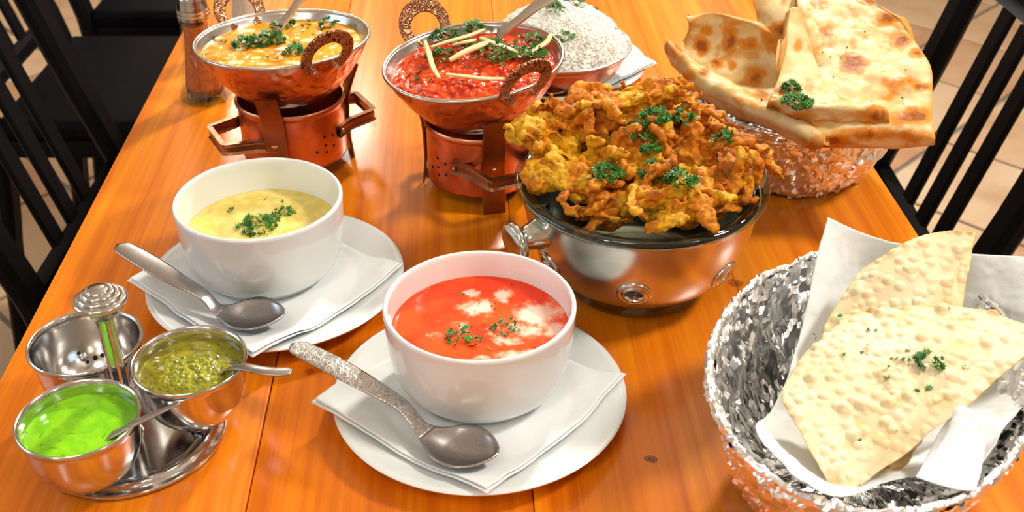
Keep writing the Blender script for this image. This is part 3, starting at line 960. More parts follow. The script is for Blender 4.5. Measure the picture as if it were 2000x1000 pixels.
def flecks(name, label, spots, seed, size=0.003):
    """scattered chopped parsley: spots are world points"""
    rnd = random.Random(seed)
    parts = []
    for k, p in enumerate(spots):
        v, f = leaflets(rnd.randint(1, 3), 0.0018, 0.0012, seed * 100 + k, size * rnd.uniform(0.5, 1.1))
        parts.append((v + np.array(p), f))
    v, f = join(parts)
    c = v.mean(0); c[2] = v[:, 2].min()
    o = mk(name, (v - c, f), M['parsley'], None, tuple(c), smooth=False)
    return tag(o, label, 'parsley', kind='stuff')

def S(px, py, on, z):
    """the place on top of a named food surface at px, py; height z when that surface is missed"""
    dg = bpy.context.evaluated_depsgraph_get()
    d = _F + np.array([1.0, 0, 0]) * (px - 1000) / FPX + _U * (500 - py) / FPX
    d = Vector(d).normalized()
    o = Vector((0, 0, TZ + CAM_H))
    for k in range(12):
        hit, loc, nrm, idx, ob, mx = SC.ray_cast(dg, o, d)
        if not hit: break
        if ob.name.split('.')[0] in on: return np.array(loc) + np.array([0, 0, 0.0003])
        o = loc + d * 0.0004
    return P(px, py, z)

# soups
bpy.context.view_layer.update()
zs = BZ + 0.0448
sprig('parsley sprig floating on the red tomato soup, left cluster', S(905, 658, ('tomato_soup',), zs), 0.0105, 26, 0.003, 1, 0.0034)
sprig('parsley sprig floating on the red tomato soup, right cluster', S(985, 640, ('tomato_soup',), zs), 0.0085, 18, 0.003, 2, 0.0032)
flecks('chopped_parsley', 'chopped parsley flecks scattered on the red tomato soup', [S(x, y, ('tomato_soup',), zs) for x, y in ((907, 580), (934, 592), (968, 598), (958, 680), (950, 632), (1050, 676), (1005, 555), (880, 668), (1010, 648))], 3, 0.0028)
zc = BZ + 0.0368
sprig('large parsley sprig at the middle of the pale yellow soup', S(505, 440, ('sweetcorn_soup',), zc), 0.0145, 44, 0.004, 4, 0.0044)
sprig('small parsley sprig near the right side of the pale yellow soup', S(552, 414, ('sweetcorn_soup',), zc), 0.0075, 14, 0.003, 5, 0.0040)
flecks('chopped_parsley', 'chopped parsley flecks scattered on the pale yellow soup', [S(x, y, ('sweetcorn_soup',), zc) for x, y in ((452, 412), (456, 414), (520, 393), (556, 394), (540, 424), (640, 373), (478, 455), (492, 461))], 6, 0.0030)
# yellow curry
zy = RIMZ - 0.0015
for i, (x, y, R, n, lb) in enumerate(((520, 80, 0.0150, 60, 'large parsley sprig at the middle of the yellow-orange curry'), (478, 88, 0.0100, 30, 'parsley sprig on the left of the yellow-orange curry'),
                                      (553, 50, 0.0090, 26, 'parsley sprig by the serving spoon in the yellow-orange curry'), (574, 103, 0.0075, 20, 'parsley sprig beside the near handle of the yellow-orange curry pan'),
                                      (640, 52, 0.0070, 16, 'parsley sprig on the right of the yellow-orange curry'))):
    sprig(lb, S(x, y, ('yellow_curry',), zy), R, n, 0.007, 20 + i, 0.0050)
flecks('chopped_parsley', 'chopped parsley flecks scattered on the yellow-orange curry', [S(x, y, ('yellow_curry',), zy) for x, y in ((415, 78), (418, 80), (436, 84), (594, 62), (600, 58), (612, 64), (606, 46), (617, 44), (652, 44), (655, 48), (700, 52), (526, 112), (540, 113), (580, 88), (398, 110), (632, 58), (590, 54), (570, 90))], 30, 0.0040)
# red curry
zr = RIMZ + 0.001
for i, (x, y, R, n, lb) in enumerate(((868, 78, 0.0120, 34, 'parsley sprig at the back left of the red curry'), (862, 118, 0.0105, 28, 'parsley sprig at the left of the red curry'),
                                      (922, 62, 0.0085, 24, 'parsley sprig at the top back of the red curry'), (962, 105, 0.0165, 56, 'large parsley sprig at the middle of the red curry'),
                                      (1035, 112, 0.0115, 34, 'parsley sprig above the near handle of the red curry pan'), (1040, 87, 0.0065, 14, 'small parsley sprig between ginger strips at the right of the red curry'),
                                      (905, 95, 0.0070, 18, 'small parsley sprig against the middle ginger strips of the red curry'))):
    sprig(lb, S(x, y, ('red_curry',), zr) + np.array([0, 0, 0.002]), R * 1.15, int(n * 1.4), 0.008, 40 + i, 0.0050)
flecks('chopped_parsley', 'chopped parsley flecks scattered on the red curry', [S(x, y, ('red_curry',), zr) for x, y in ((815, 145), (818, 152), (836, 160), (800, 150), (900, 135), (912, 130), (938, 115), (980, 120), (955, 158), (905, 165), (1000, 85), (1018, 70), (1060, 128), (832, 130), (842, 105), (985, 130), (1005, 138))], 50, 0.0042)

def ginger(label, pts, w=0.0022, seed=0):
    pts = [P(*q) for q in pts]
    path = catmull(pts, 20)
    n = len(path)
    ww = w * (0.35 + 0.65 * np.sin(np.linspace(0.15, math.pi - 0.15, n)) ** 0.5)
    base = path[n // 2].copy(); base[2] = path[:, 2].min()
    o = mk('ginger_strip', strap(path - base, ww * 2, w * 0.9), M['ginger'], None, tuple(base))
    return tag(o, label, 'ginger', 'ginger strips on the red curry')
zg = RIMZ + 0.0005
ginger('curved ginger strip at the left of the red curry', [(830, 80, zg), (838, 105, zg + 0.004), (845, 130, zg + 0.003), (858, 153, zg - 0.002)])
ginger('long flat ginger strip lying at the front of the red curry', [(872, 145, zg), (915, 150, zg + 0.001), (950, 154, zg + 0.001), (985, 154, zg)])
ginger('thick ginger strip at the middle of the red curry, pointing lower left', [(878, 118, zg + 0.002), (905, 103, zg + 0.006), (935, 90, zg + 0.009), (955, 82, zg + 0.009)], 0.0032)
ginger('long ginger strip at the middle of the red curry, pointing lower right', [(938, 74, zg + 0.009), (965, 85, zg + 0.008), (995, 96, zg + 0.005), (1020, 106, zg + 0.001)], 0.0026)
ginger('upright curved ginger strip at the right rim of the red curry pan', [(1012, 112, zg + 0.002), (1045, 96, zg + 0.004), (1068, 82, zg + 0.006), (1076, 66, zg + 0.009)], 0.0024)
ginger('ginger strip at the back of the red curry behind the parsley', [(842, 92, zg), (880, 80, zg + 0.004), (915, 70, zg + 0.006), (945, 58, zg + 0.006)], 0.0022)
ginger('short ginger strip under the back parsley of the red curry', [(885, 88, zg + 0.002), (910, 82, zg + 0.006), (930, 78, zg + 0.006)], 0.0022)

# ------------------------------------------------------------------ rice dish with its plate
RP = (0.0448, 1.1076); RD = (0.0459, 1.082)
plate('white plate under the rice dish', *RP)
rn = nap_corners((1040, 150), (1130, 188), (1284, 128))
napkin('paper_napkin', 'white paper napkin under the rice dish', rn, RP, seed=15)
rd = thing('rice_dish', 'shallow copper dish heaped with white rice', 'dish', (RD[0], RD[1], TZ + 0.0085), 0)
dp = [(0, 0.0), (0.046, 0.0), (0.054, 0.002), (0.063, 0.014), (0.070, 0.028), (0.0745, 0.0355)]
mk('copper_shell', lathe([tuple(q) for q in catmull(dp, 22)], 96), M['copper'], rd, angle=None)
mk('steel_lining', lathe([(0, 0.0016)] + [(max(0, q[0] - 0.0014), q[1] + 0.0012) for q in catmull(dp, 22)[3:-1]] + [(0.0738, 0.0358)], 96), M['tin'], rd, angle=None)
a = np.linspace(0, 2 * math.pi, 96, endpoint=False)
mk('rim', tube(np.c_[0.0742 * np.cos(a), 0.0742 * np.sin(a), np.full(96, 0.0360)], 0.0011, 10, loop=True), M['tin'], rd, angle=None)

def rice():
    rnd = np.random.RandomState(5)
    def hgt(x, y):
        r = np.hypot(x, y) / 0.0715
        q = np.c_[x, y, x * 0]
        return 0.030 + 0.047 * np.clip(1 - r ** 2, 0, 1) ** 0.8 + 0.0022 * vnoise(q, 70, 3) * (r < 0.97)
    v, f = disc(0.0712, 40, 110)
    v[:, 2] = hgt(v[:, 0], v[:, 1])
    lv, lf = lathe([(0.0712, 0.030), (0.062, 0.016), (0.052, 0.005), (0, 0.004)], 110)
    parts = [(v, f), (lv, [k[::-1] for k in lf])]
    # grains
    n = 5200
    rr = 0.0708 * np.sqrt(rnd.rand(n)); th = rnd.rand(n) * 2 * math.pi
    gx = rr * np.cos(th); gy = rr * np.sin(th); gz = hgt(gx, gy) + 0.0004
    un = np.array([(-1, 0, 0), (-0.5, 0.75, 0.3), (-0.5, -0.75, 0.3), (-0.5, 0, -0.8), (0.5, 0.75, 0.3), (0.5, -0.75, 0.3), (0.5, 0, -0.8), (1, 0, 0)])
    gf = [(0, 2, 1), (0, 3, 2), (0, 1, 3), (1, 2, 5, 4), (2, 3, 6, 5), (3, 1, 4, 6), (4, 5, 7), (5, 6, 7), (6, 4, 7)]
    L = 0.0031; Wd = 0.00072
    yaw = rnd.rand(n) * 2 * math.pi; pit = rnd.randn(n) * 0.45
    V = []
    for k in range(n):
        e = np.array(Euler((rnd.rand() * 6, pit[k], yaw[k])).to_matrix())
        s = 0.8 + 0.4 * rnd.rand()
        V.append((un * np.array([L * s, Wd, Wd])) @ e.T + np.array([gx[k], gy[k], gz[k]]))
    F = [tuple(i + 8 * k for i in q) for k in range(n) for q in gf]
    parts.append((np.vstack(V), F))
    o = mk('steamed_rice', join(parts), M['rice'], None, (RD[0], RD[1], TZ + 0.0085), angle=None)
    return tag(o, 'mound of steamed white rice with parsley in a copper dish', 'rice', kind='stuff')
rice()
bpy.context.view_layer.update()
zri = 0.0085 + 0.064
for i, (x, y, z, R, n, lb) in enumerate(((1085, 18, 0.078, 0.0085, 22, 'parsley sprig beside the serving spoon on the white rice'), (1118, 4, 0.080, 0.0105, 26, 'parsley sprig at the top of the white rice mound'),
                                         (1104, 74, 0.064, 0.0080, 20, 'parsley sprig low on the white rice beside the red curry'))):
    sprig(lb, S(x, y, ('steamed_rice',), z), R, n, 0.006, 70 + i, 0.0048)
flecks('chopped_parsley', 'chopped parsley flecks scattered on the white rice', [S(1107, 41, ('steamed_rice',), 0.073), S(1140, 30, ('steamed_rice',), 0.073), S(1162, 20, ('steamed_rice',), 0.071), S(1135, 14, ('steamed_rice',), 0.076), S(1204, 58, ('steamed_rice',), 0.053), S(1070, 60, ('steamed_rice',), 0.069)], 75, 0.0040)
spoon('dessert_spoon', 'steel spoon lying on the plate in front of the rice dish',
      [P(1240, 168, 0.020), P(1200, 176, 0.016), P(1165, 181, 0.0135), P(1140, 181, 0.014), P(1122, 174, 0.018), P(1100, 169, 0.020), P(1075, 172, 0.020), P(1050, 176, 0.020)],
      [0.005, 0.0048, 0.004, 0.0035, 0.003, 0.003, 0.0032, 0.006, 0.011, 0.0135, 0.013, 0.010], handle='steel', bowl='steel', depth=0.004, bowl_at=0.58)

# ------------------------------------------------------------------ shakers
def shaker(label, x, y, content, s=1.0):
    t = thing('glass_shaker', label, 'shaker', (x, y, TZ), 0.3, 'glass shakers')
    n = 96
    def fluted(prof):
        v, f = lathe(prof, n)
        a = np.arctan2(v[:, 1], v[:, 0]); z = v[:, 2] / s
        k = 1 + (0.055 * sstep(0.070, 0.004, z)) * np.cos(8 * a)
        v[:, 0] *= k; v[:, 1] *= k
        return v, f
    out = [(0.0, 0.0), (0.020, 0.0), (0.0240, 0.0015), (0.0248, 0.005), (0.0225, 0.010), (0.0205, 0.018), (0.0175, 0.040), (0.0150, 0.065), (0.0143, 0.078), (0.0150, 0.081), (0.0150, 0.084), (0.0128, 0.086)]
    inn = [(0.0120, 0.086), (0.0122, 0.078), (0.0128, 0.065), (0.0152, 0.040), (0.0180, 0.016), (0.0175, 0.0075), (0, 0.0065)]
    mk('glass_body', fluted([(r * s, z * s) for r, z in out + inn]), M['shakerglass'], t, angle=45)
    cn = [(0, 0.0068), (0.0172, 0.0078), (0.0177, 0.016), (0.0149, 0.040), (0.0125, 0.065), (0.0119, 0.078), (0, 0.079)]
    mk('contents', fluted([(r * s, z * s) for r, z in cn]), M[content], t, angle=45)
    mk('glass_base', fluted([(r * s, z * s) for r, z in [(0, 0.0002), (0.020, 0.0002), (0.0242, 0.0015), (0.0250, 0.005), (0.0228, 0.0098), (0.0212, 0.014), (0.0183, 0.0140), (0.0178, 0.0076), (0, 0.0070)]]), M['thickglass'], t, angle=45)
    cap = [(0.0150, 0.0845), (0.0158, 0.0850), (0.0158, 0.0885), (0.0152, 0.0892), (0.0156, 0.0900), (0.0156, 0.0925), (0.0150, 0.0932), (0.0153, 0.0940), (0.0153, 0.0960), (0.0146, 0.0975), (0.0140, 0.104), (0.0120, 0.110), (0.008, 0.1135), (0, 0.115)]
    c = mk('cap', lathe([(r * s, z * s) for r, z in cap], 64), M['chrome'], t, angle=40)
    for k in range(7):
        an = k * math.pi / 3; rr = 0.0 if k == 6 else 0.005
        hv, hf = lathe([(0, 0.0003), (0.0008, 0.0002), (0.0009, -0.001)], 8)
        mk('pour_hole', (hv, hf), M['hole'], c, (rr * math.cos(an) * s, rr * math.sin(an) * s, (0.1146 if k == 6 else 0.1141) * s))
    return t
shaker('fluted glass shaker full of red chilli powder at the left table edge', -0.3075, 1.048, 'pepper')
sp = P(488, 75)
shaker('glass salt shaker standing behind the yellow-orange curry pan', sp[0], sp[1], 'salt', 0.95)

# ------------------------------------------------------------------ chutney stand
CS = (-0.2415, 0.5450)
cs = thing('chutney_stand', 'polished steel chutney stand with three joined bowls and a knobbed post', 'stand', (CS[0], CS[1], TZ), 0)
tray = [(0, 0.0), (0.054, 0.0), (0.0575, 0.0006), (0.0590, 0.0022), (0.0588, 0.0036), (0.0572, 0.0042), (0.0545, 0.0034), (0.0530, 0.0046), (0.0505, 0.0060), (0.0470, 0.0058), (0.0450, 0.0040), (0.0420, 0.0034), (0, 0.0034)]
mk('tray', lathe(tray, 128), M['steel'], cs, angle=60)
post = [(0.0075, 0.0034), (0.0068, 0.006), (0.0055, 0.009), (0.0052, 0.020), (0.0052, 0.085), (0.0058, 0.092), (0.0075, 0.096)]
mk('post', lathe(post, 40), M['steel'], cs, angle=60)
knob = [(0.0, 0.0945), (0.0070, 0.0945), (0.0085, 0.0965), (0.0105, 0.1000), (0.0150, 0.1035), (0.0158, 0.1050), (0.0156, 0.1066), (0.0140, 0.1078), (0.0128, 0.1076), (0.0126, 0.1090), (0.0110, 0.1102), (0.0098, 0.1100), (0.0095, 0.1114), (0.0078, 0.1124), (0.0066, 0.1122), (0.0062, 0.1132), (0.003, 0.1140), (0, 0.1141)]
mk('knob', lathe(knob, 64), M['steel'], cs, angle=60)
cb_out = [tuple(q) for q in catmull([(0.012, 0.0), (0.0205, 0.0035), (0.0275, 0.011), (0.0313, 0.021), (0.0328, 0.033), (0.0335, 0.0400)], 18)]
cb_rim = [(0.0345, 0.0417), (0.0354, 0.0429), (0.0354, 0.0443), (0.0345, 0.0450), (0.0335, 0.0445)]
cb_in = [tuple(q) for q in catmull([(0.0328, 0.0430), (0.0322, 0.040), (0.0318, 0.033), (0.0302, 0.021), (0.0265, 0.0125), (0.0195, 0.0052), (0.010, 0.0022)], 18)]
cb = [(0, 0.0)] + cb_out + cb_rim + cb_in + [(0, 0.0018)]
cb_me = mesh_of('bowl', *lathe(cb, 96), M['steel'], True, 60)
zb = 0.0098
sc0 = 0.435 / 0.44
CB = {}
for key, (x, y) in {'green': (-0.2538, 0.5061), 'olive': (-0.2018, 0.5603), 'empty': (-0.2730, 0.5795)}.items():
    x *= sc0; y *= sc0
    CB[key] = (x, y)
    b = obj('bowl', cb_me, cs, (x - CS[0], y - CS[1], zb))
    mk('bowl_mount', lathe([(0.0, 0.0), (0.010, 0.0), (0.0085, 0.003), (0.0085, 0.0068), (0, 0.0068)], 24), M['steel'], cs, (x - CS[0], y - CS[1], 0.0033))
    if key == 'empty':
        b['label'] = 'empty steel bowl with screw and drain holes'
        empty_bowl = b
bpy.context.view_layer.update()
eb = Vector((CB['empty'][0], CB['empty'][1], TZ + zb))
for nm, px, py, r in (('screw', 163, 697, 0.0030), ('drain_hole', 171, 707, 0.0012), ('drain_hole', 186, 699, 0.0017), ('drain_hole', 200, 694, 0.0015), ('drain_hole', 154, 690, 0.0013)):
    d = Vector(_F + np.array([1.0, 0, 0]) * (px - 1000) / FPX + _U * (500 - py) / FPX).normalized()
    o = Vector((0, 0, TZ + CAM_H))
    for k in range(10):
        hit, loc, nrm, idx, ob, mx = SC.ray_cast(bpy.context.evaluated_depsgraph_get(), o, d)
        if not hit: break
        q = loc - eb
        if ob.name.startswith('bowl') and math.hypot(q.x, q.y) < 0.0325 and 0.0015 < q.z < 0.038:
            rot = Vector((0, 0, 1)).rotation_difference(nrm).to_euler()
            if nm == 'screw': vf = lathe([(0, 0.0016), (r * 0.6, 0.0015), (r, 0.0006), (r, -0.0004)], 20)
            else: vf = lathe([(0, 0.0003), (r * 0.95, 0.0002), (r, -0.0004)], 14)
            mk(nm, vf, M['steeldk' if nm == 'screw' else 'hole'], empty_bowl, tuple(q), tuple(rot))
            break
        o = loc + d * 0.0005

def green_col(W, rr):
    n = fbm(W, 120, 3, 71)
    c = mix((0.18, 0.52, 0.005), (0.26, 0.64, 0.008), sstep(-0.4, 0.4, n))
    return mix(c, (0.06, 0.22, 0.01), sstep(0.70, 0.80, vnoise(W, 330, 72)) * 0.5)
def olive_col(W, rr):
    c = mix((0.20, 0.17, 0.008), (0.30, 0.27, 0.012), sstep(-0.4, 0.4, fbm(W, 150, 3, 73)))
    x = (W[:, 0] - CB['olive'][0]); y = W[:, 1] - CB['olive'][1]
    k = sstep(1.0, 0.4, np.hypot(x, y + 0.002) / 0.024 + 0.3 * fbm(W, 120, 3, 74))
    c = mix(c, mix((0.16, 0.17, 0.006), (0.34, 0.33, 0.015), sstep(-0.2, 0.4, fbm(W, 380, 3, 75))), k)
    return mix(c, (0.05, 0.06, 0.005), sstep(0.50, 0.70, vnoise(W, 420, 76)) * 0.6)
soup('green_chutney', 'bright green mint chutney in the nearest steel bowl of the stand', *CB['green'], zb + 0.0345, 0.0320, green_col, 0.0002, 'chutney', 'chutney')
ov = soup('olive_chutney', 'lumpy olive green chutney in the right steel bowl of the stand', *CB['olive'], zb + 0.0350, 0.0321, olive_col, 0.0004, 'chutney', 'chutney')
me = ov.data
vv = np.empty(len(me.vertices) * 3); me.vertices.foreach_get('co', vv); vv = vv.reshape(-1, 3)
top = vv[:, 2] > -0.0015
rr = np.hypot(vv[:, 0], vv[:, 1] + 0.002)
lump = sstep(0.026, 0.012, rr + 0.006 * fbm(vv, 130, 3, 77))
vv[:, 2] += top * lump * (0.0018 + 0.0014 * np.abs(fbm(vv, 260, 3, 78)))
me.vertices.foreach_set('co', vv.ravel()); me.update()
spoon('chutney_spoon', 'small steel spoon with its handle sticking out of the olive chutney', [P(570, 725, 0.058), P(545, 727, 0.0585), P(510, 724, 0.059), P(475, 717, 0.057), P(452, 719, 0.052), P(440, 724, 0.046), P(430, 730, 0.040), P(415, 735, 0.036)],
      [0.0034, 0.0036, 0.0036, 0.0034, 0.0034, 0.0030, 0.0030, 0.006, 0.009, 0.009], depth=0.003, bowl_at=0.62, group='small chutney spoons')
spoon('chutney_spoon', 'small steel spoon dipped into the bright green chutney', [P(352, 787, 0.066), P(325, 799, 0.063), P(295, 813, 0.059), P(262, 828, 0.054), P(235, 842, 0.048), P(215, 851, 0.044), P(200, 855, 0.040), P(185, 855, 0.037)],
      [0.0014, 0.0017, 0.0020, 0.0024, 0.0030, 0.0032, 0.0034, 0.006, 0.008, 0.008], depth=0.003, bowl_at=0.70, group='small chutney spoons')

# ------------------------------------------------------------------ fritter bowl: steel holder and glass bowl
GB = (0.0940, 0.7235)
hd = thing('bowl_holder', 'round polished steel bowl holder with ringed holes and side knobs', 'holder', (GB[0], GB[1], TZ), 0)
ho = [tuple(q) for q in catmull([(0.050, 0.010), (0.060, 0.014), (0.0715, 0.026), (0.0800, 0.045), (0.0845, 0.064), (0.0865, 0.080)], 30)]
hi = [(r - 0.0012, z + 0.0003) for r, z in ho][::-1]
tmp = mk('tmp', lathe(ho + [(0.0868, 0.0808), (0.0866, 0.0814), (0.0856, 0.0812)] + hi + [(0.0490, 0.0112), (0, 0.0112), (0, 0.0100)], 160), M['steelbr'])
ho_a = np.array(ho)
gz = 0.0385
gr = float(np.interp(gz, ho_a[:, 1], ho_a[:, 0]))
slope = math.atan2(float(np.interp(gz + 0.004, ho_a[:, 1], ho_a[:, 0]) - np.interp(gz - 0.004, ho_a[:, 1], ho_a[:, 0])), 0.008)
GANG = [math.radians(d) for d in (263, 209, 317, 155, 101, 47)]
cut = []
for a in GANG:
    cv, cf = lathe([(0, -0.012), (0.0068, -0.012), (0.0068, 0.012), (0, 0.012)], 24)
    c = mk('cutter', (cv, cf), None, None, (gr * math.cos(a), gr * math.sin(a), gz), (0, math.pi / 2 + slope, a))
    m = tmp.modifiers.new('hole', 'BOOLEAN'); m.operation = 'DIFFERENCE'; m.object = c; m.solver = 'EXACT'
    cut.append(c)
bv, bf = bake(tmp)
for c in cut:
    d = c.data; bpy.data.objects.remove(c); bpy.data.meshes.remove(d)
mk('body', (bv, bf), M['steelbr'], hd, angle=35)
gm = mesh_of('grommet', *lathe([(0.0062, -0.006), (0.0062, 0.0010), (0.0070, 0.0020), (0.0085, 0.0018), (0.0092, 0.0008), (0.0100, 0.0012), (0.0118, 0.0010), (0.0124, 0.0002), (0.0122, -0.0012), (0.0068, -0.0012), (0.0068, -0.006)], 40, closed=True), M['steel'], True, 50)
for a in GANG:
    g_ = obj('grommet', gm, hd, (gr * math.cos(a), gr * math.sin(a), gz), (0, math.pi / 2 + slope, a))
    mk('hole_shade_disc', lathe([(0, -0.0046), (0.0063, -0.0046), (0.0063, -0.0052), (0, -0.0052)], 24), M['hole'], g_)  # black disc added so the grommet opening looks shaded inside
mk('foot_ring', lathe([(0.0465, 0.0), (0.0520, 0.0), (0.0535, 0.0012), (0.0530, 0.0040), (0.0505, 0.0095), (0.0500, 0.0118), (0.0480, 0.0118), (0.0478, 0.0060)], 128, closed=True), M['glass'], hd, angle=50)
kz = 0.0660
kr = float(np.interp(kz, ho_a[:, 1], ho_a[:, 0]))
for ka in (math.radians(209), math.radians(29)):
    kv, kf = lathe([(0.0, -0.003), (0.0118, -0.003), (0.0114, 0.003), (0.0094, 0.009), (0.0083, 0.014), (0.0090, 0.0165), (0.0130, 0.0178), (0.0152, 0.0195), (0.0155, 0.0225), (0.0150, 0.0245), (0.0136, 0.0254), (0.006, 0.0258), (0, 0.0259)], 48)
    kv = kv * np.array([1.0, 1.0, 0.92])
    mk('side_knob', (kv, kf), M['steel'], hd, (kr * math.cos(ka), kr * math.sin(ka), kz), (0, math.pi / 2 + 0.08, ka), angle=50)

go = [tuple(q) for q in catmull([(0.040, 0.0128), (0.055, 0.016), (0.068, 0.028), (0.0765, 0.046), (0.0805, 0.064), (0.0822, 0.079)], 24)]
gi = [(r - 0.0032, z + 0.0022) for r, z in go][::-1]
glass = thing('glass_bowl', 'clear glass bowl with greenish lip set in the steel holder, full of fritters', 'bowl', (GB[0], GB[1], TZ + 0.0126))
wall = [(0, 0.0126)] + go + [(0.0830, 0.0822), (0.0815, 0.0866), (0.0800, 0.0850)] + gi[1:] + [(0, 0.0158)]
mk('bowl_wall', lathe([(r, z - 0.0126) for r, z in wall], 160), M['glass'], glass, angle=60)
lip = [(0.0832, 0.0820), (0.0870, 0.0818), (0.0900, 0.0822), (0.0917, 0.0834), (0.0923, 0.0852), (0.0922, 0.0876), (0.0914, 0.0890), (0.0898, 0.0896), (0.0860, 0.0888), (0.0818, 0.0868)]
mk('lip', lathe([(r, z - 0.0126) for r, z in lip], 160, closed=True), M['lipglass'], glass, angle=60)['label'] = 'thick greenish glass lip'

# ------------------------------------------------------------------ fritters
def fritter(label, px, py, z, size, seed, stretch=(1, 1, 0.8), yaw=0.0, tails=7):
    rnd = random.Random(seed)
    parts = []
    ico = bmesh.new(); bmesh.ops.create_icosphere(ico, subdivisions=2, radius=1.0)
    iv = np.array([q.co[:] for q in ico.verts]); jf = [[q.index for q in p.verts] for p in ico.faces]; ico.free()
    for k in range(13):
        d = Vector((rnd.gauss(0, 1), rnd.gauss(0, 1), rnd.gauss(0, 0.8))).normalized() * size * rnd.uniform(0.10, 0.60)
        s = size * rnd.uniform(0.28, 0.46)
        e = np.array(Euler((rnd.uniform(0, 6), rnd.uniform(0, 6), rnd.uniform(0, 6))).to_matrix())
        parts.append(((iv * np.array([s, s * rnd.uniform(0.6, 1), s * rnd.uniform(0.35, 0.7)])) @ e.T + np.array(d), jf))
    # curled onion slices standing off the batter
    for k in range(tails + 1):
        d = Vector((rnd.gauss(0, 1), rnd.gauss(0, 1), abs(rnd.gauss(0.2, 0.7)))).normalized()
        t = d.cross(Vector((rnd.gauss(0, 1), rnd.gauss(0, 1), rnd.gauss(0, 1)))).normalized()
        p0 = d * size * 0.35
        q = rnd.uniform(0.30, 0.75)
        pts = [p0 - t * 0.3 * size, p0 + (d * 0.30 - t * 0.02) * size, p0 + (d * 0.46 + t * 0.32) * size, p0 + (d * q * 0.75 + t * 0.62) * size]
        path = catmull([q_[:] for q_ in pts], 11)
        wd = size * rnd.uniform(0.18, 0.50) * np.linspace(1.2, 0.45, 11)
        parts.append(strap(path, wd, size * 0.09, up=tuple(t.cross(d) * rnd.choice((0.3, 1)) + d * 0.8)))
    v, f = join(parts)
    v = v * np.array(stretch)
    cy, sy = math.cos(yaw), math.sin(yaw)
    v = v @ np.array([[cy, sy, 0], [-sy, cy, 0], [0, 0, 1]])
    tmp = mk('tmp', (v, f), None)
    m = tmp.modifiers.new('union', 'REMESH'); m.mode = 'VOXEL'; m.voxel_size = 0.0011
    v, f = bake(tmp)
    nn = normals(v, f)
    off = seed * 0.37
    q = v + off
    big = fbm(q, 110, 4, seed, 0.6); ridge = 1 - np.abs(vnoise(q, 150, seed + 5)); fine = fbm(q, 420, 2, seed + 9)
    v = v + nn * (0.0012 * fbm(q, 75, 3, seed + 40, 0.6) + 0.0010 * big + 0.0008 * fine)[:, None]
    w1, w2, _ = voro(q, 260, seed + 50)
    fold = 1 - np.abs(fbm(q, 48, 4, seed + 52, 0.5)) * 2.2
    v = v + nn * (0.0058 * (fold - 0.60) + 0.0006 * (0.5 - w1))[:, None]
    tone = (0.20 if seed in (1, 2) else 0.0 if seed in (4, 5, 8, 9) else -0.05) + 0.10 * (fold - 0.6) + 0.15 * (0.5 - w1) + 0.60 * fbm(q, 55, 3, seed + 20) + 0.30 * big + 0.30 * (0.5 - ridge) + 0.25 * fine
    c = mix((0.72, 0.235, 0.007), (0.82, 0.42, 0.016), sstep(-0.05, 0.28, tone))
    c = mix((0.56, 0.150, 0.006), c, sstep(-0.40, -0.05, tone))
    c = mix((0.22, 0.040, 0.005), c, sstep(-0.68, -0.40, tone))
    spot = sstep(0.50, 0.62, vnoise(q, 520, seed + 30))
    c = mix(c, (0.10, 0.10, 0.012), spot * 0.55)
    pos = P(px, py, z)
    o = mk('onion_fritter', (v, f), M['pakora'], None, tuple(pos), col=c, angle=None)
    return tag(o, label, 'fritter', 'onion fritters heaped in the glass bowl')

FR = [
    ('large yellow fritter at the left front of the glass bowl', 1105, 342, 0.096, 0.038, 1, (1.05, 0.95, 0.75), 0.2, 5),
    ('fritter hanging over the left rim of the glass bowl', 1072, 268, 0.108, 0.033, 2, (1.25, 0.9, 0.75), 2.6, 8),
    ('brown fritter at the back left of the heap', 1165, 232, 0.117, 0.036, 3, (1.2, 0.9, 0.8), 0.4, 7),
    ('topmost fritter at the back of the heap, tail pointing right', 1252, 214, 0.124, 0.036, 4, (1.35, 0.75, 0.7), 0.35, 8),
    ('golden fritter at the middle of the heap under the parsley', 1238, 310, 0.105, 0.037, 5, (1.1, 1.0, 0.75), 1.0, 7),
    ('red-brown fritter at the back right of the heap', 1345, 262, 0.110, 0.036, 6, (1.1, 0.9, 0.8), 0.9, 9),
    ('crisp shaggy fritter overhanging the right rim of the glass bowl', 1412, 322, 0.103, 0.037, 7, (1.15, 1.0, 0.75), 0.1, 13),
    ('large fritter at the front of the heap', 1303, 396, 0.095, 0.040, 8, (1.15, 0.95, 0.7), 0.0, 8),
    ('fritter low at the front left of the heap', 1185, 402, 0.086, 0.035, 9, (1.2, 0.9, 0.75), 0.1, 6),
    ('small crisp fritter low at the right front of the heap', 1392, 402, 0.083, 0.027, 10, (1.2, 0.9, 0.7), 0.5, 7),
    ('fritter deep in the middle of the glass bowl', 1250, 360, 0.058, 0.037, 11, (1.2, 1.1, 0.7), 0.5, 4),
]
for q in FR: fritter(*q)
bpy.context.view_layer.update()
for i, (x, y, z, R, n, lb) in enumerate(((1185, 350, 0.127, 0.0095, 30, 'parsley sprig on the left of the fritter heap'), (1285, 348, 0.128, 0.0130, 50, 'large parsley sprig at the front middle of the fritter heap'),
                                         (1330, 360, 0.122, 0.0085, 22, 'parsley sprig to the right of the large one on the fritters'), (1250, 268, 0.140, 0.0085, 22, 'parsley sprig high at the middle of the fritter heap'),
                                         (1280, 240, 0.140, 0.0090, 24, 'parsley sprig near the top of the fritter heap'), (1272, 305, 0.134, 0.0060, 14, 'small parsley sprig between fritters at the middle'),
                                         (1335, 240, 0.140, 0.0060, 14, 'parsley sprig at the back right of the fritter heap'), (1412, 280, 0.135, 0.0055, 12, 'parsley sprig on the right overhanging fritter'))):
    sprig(lb, S(x, y, ('onion_fritter',), z) + np.array([0, 0, 0.0025]), R, int(n * 1.2), 0.008, 90 + i, 0.0056)

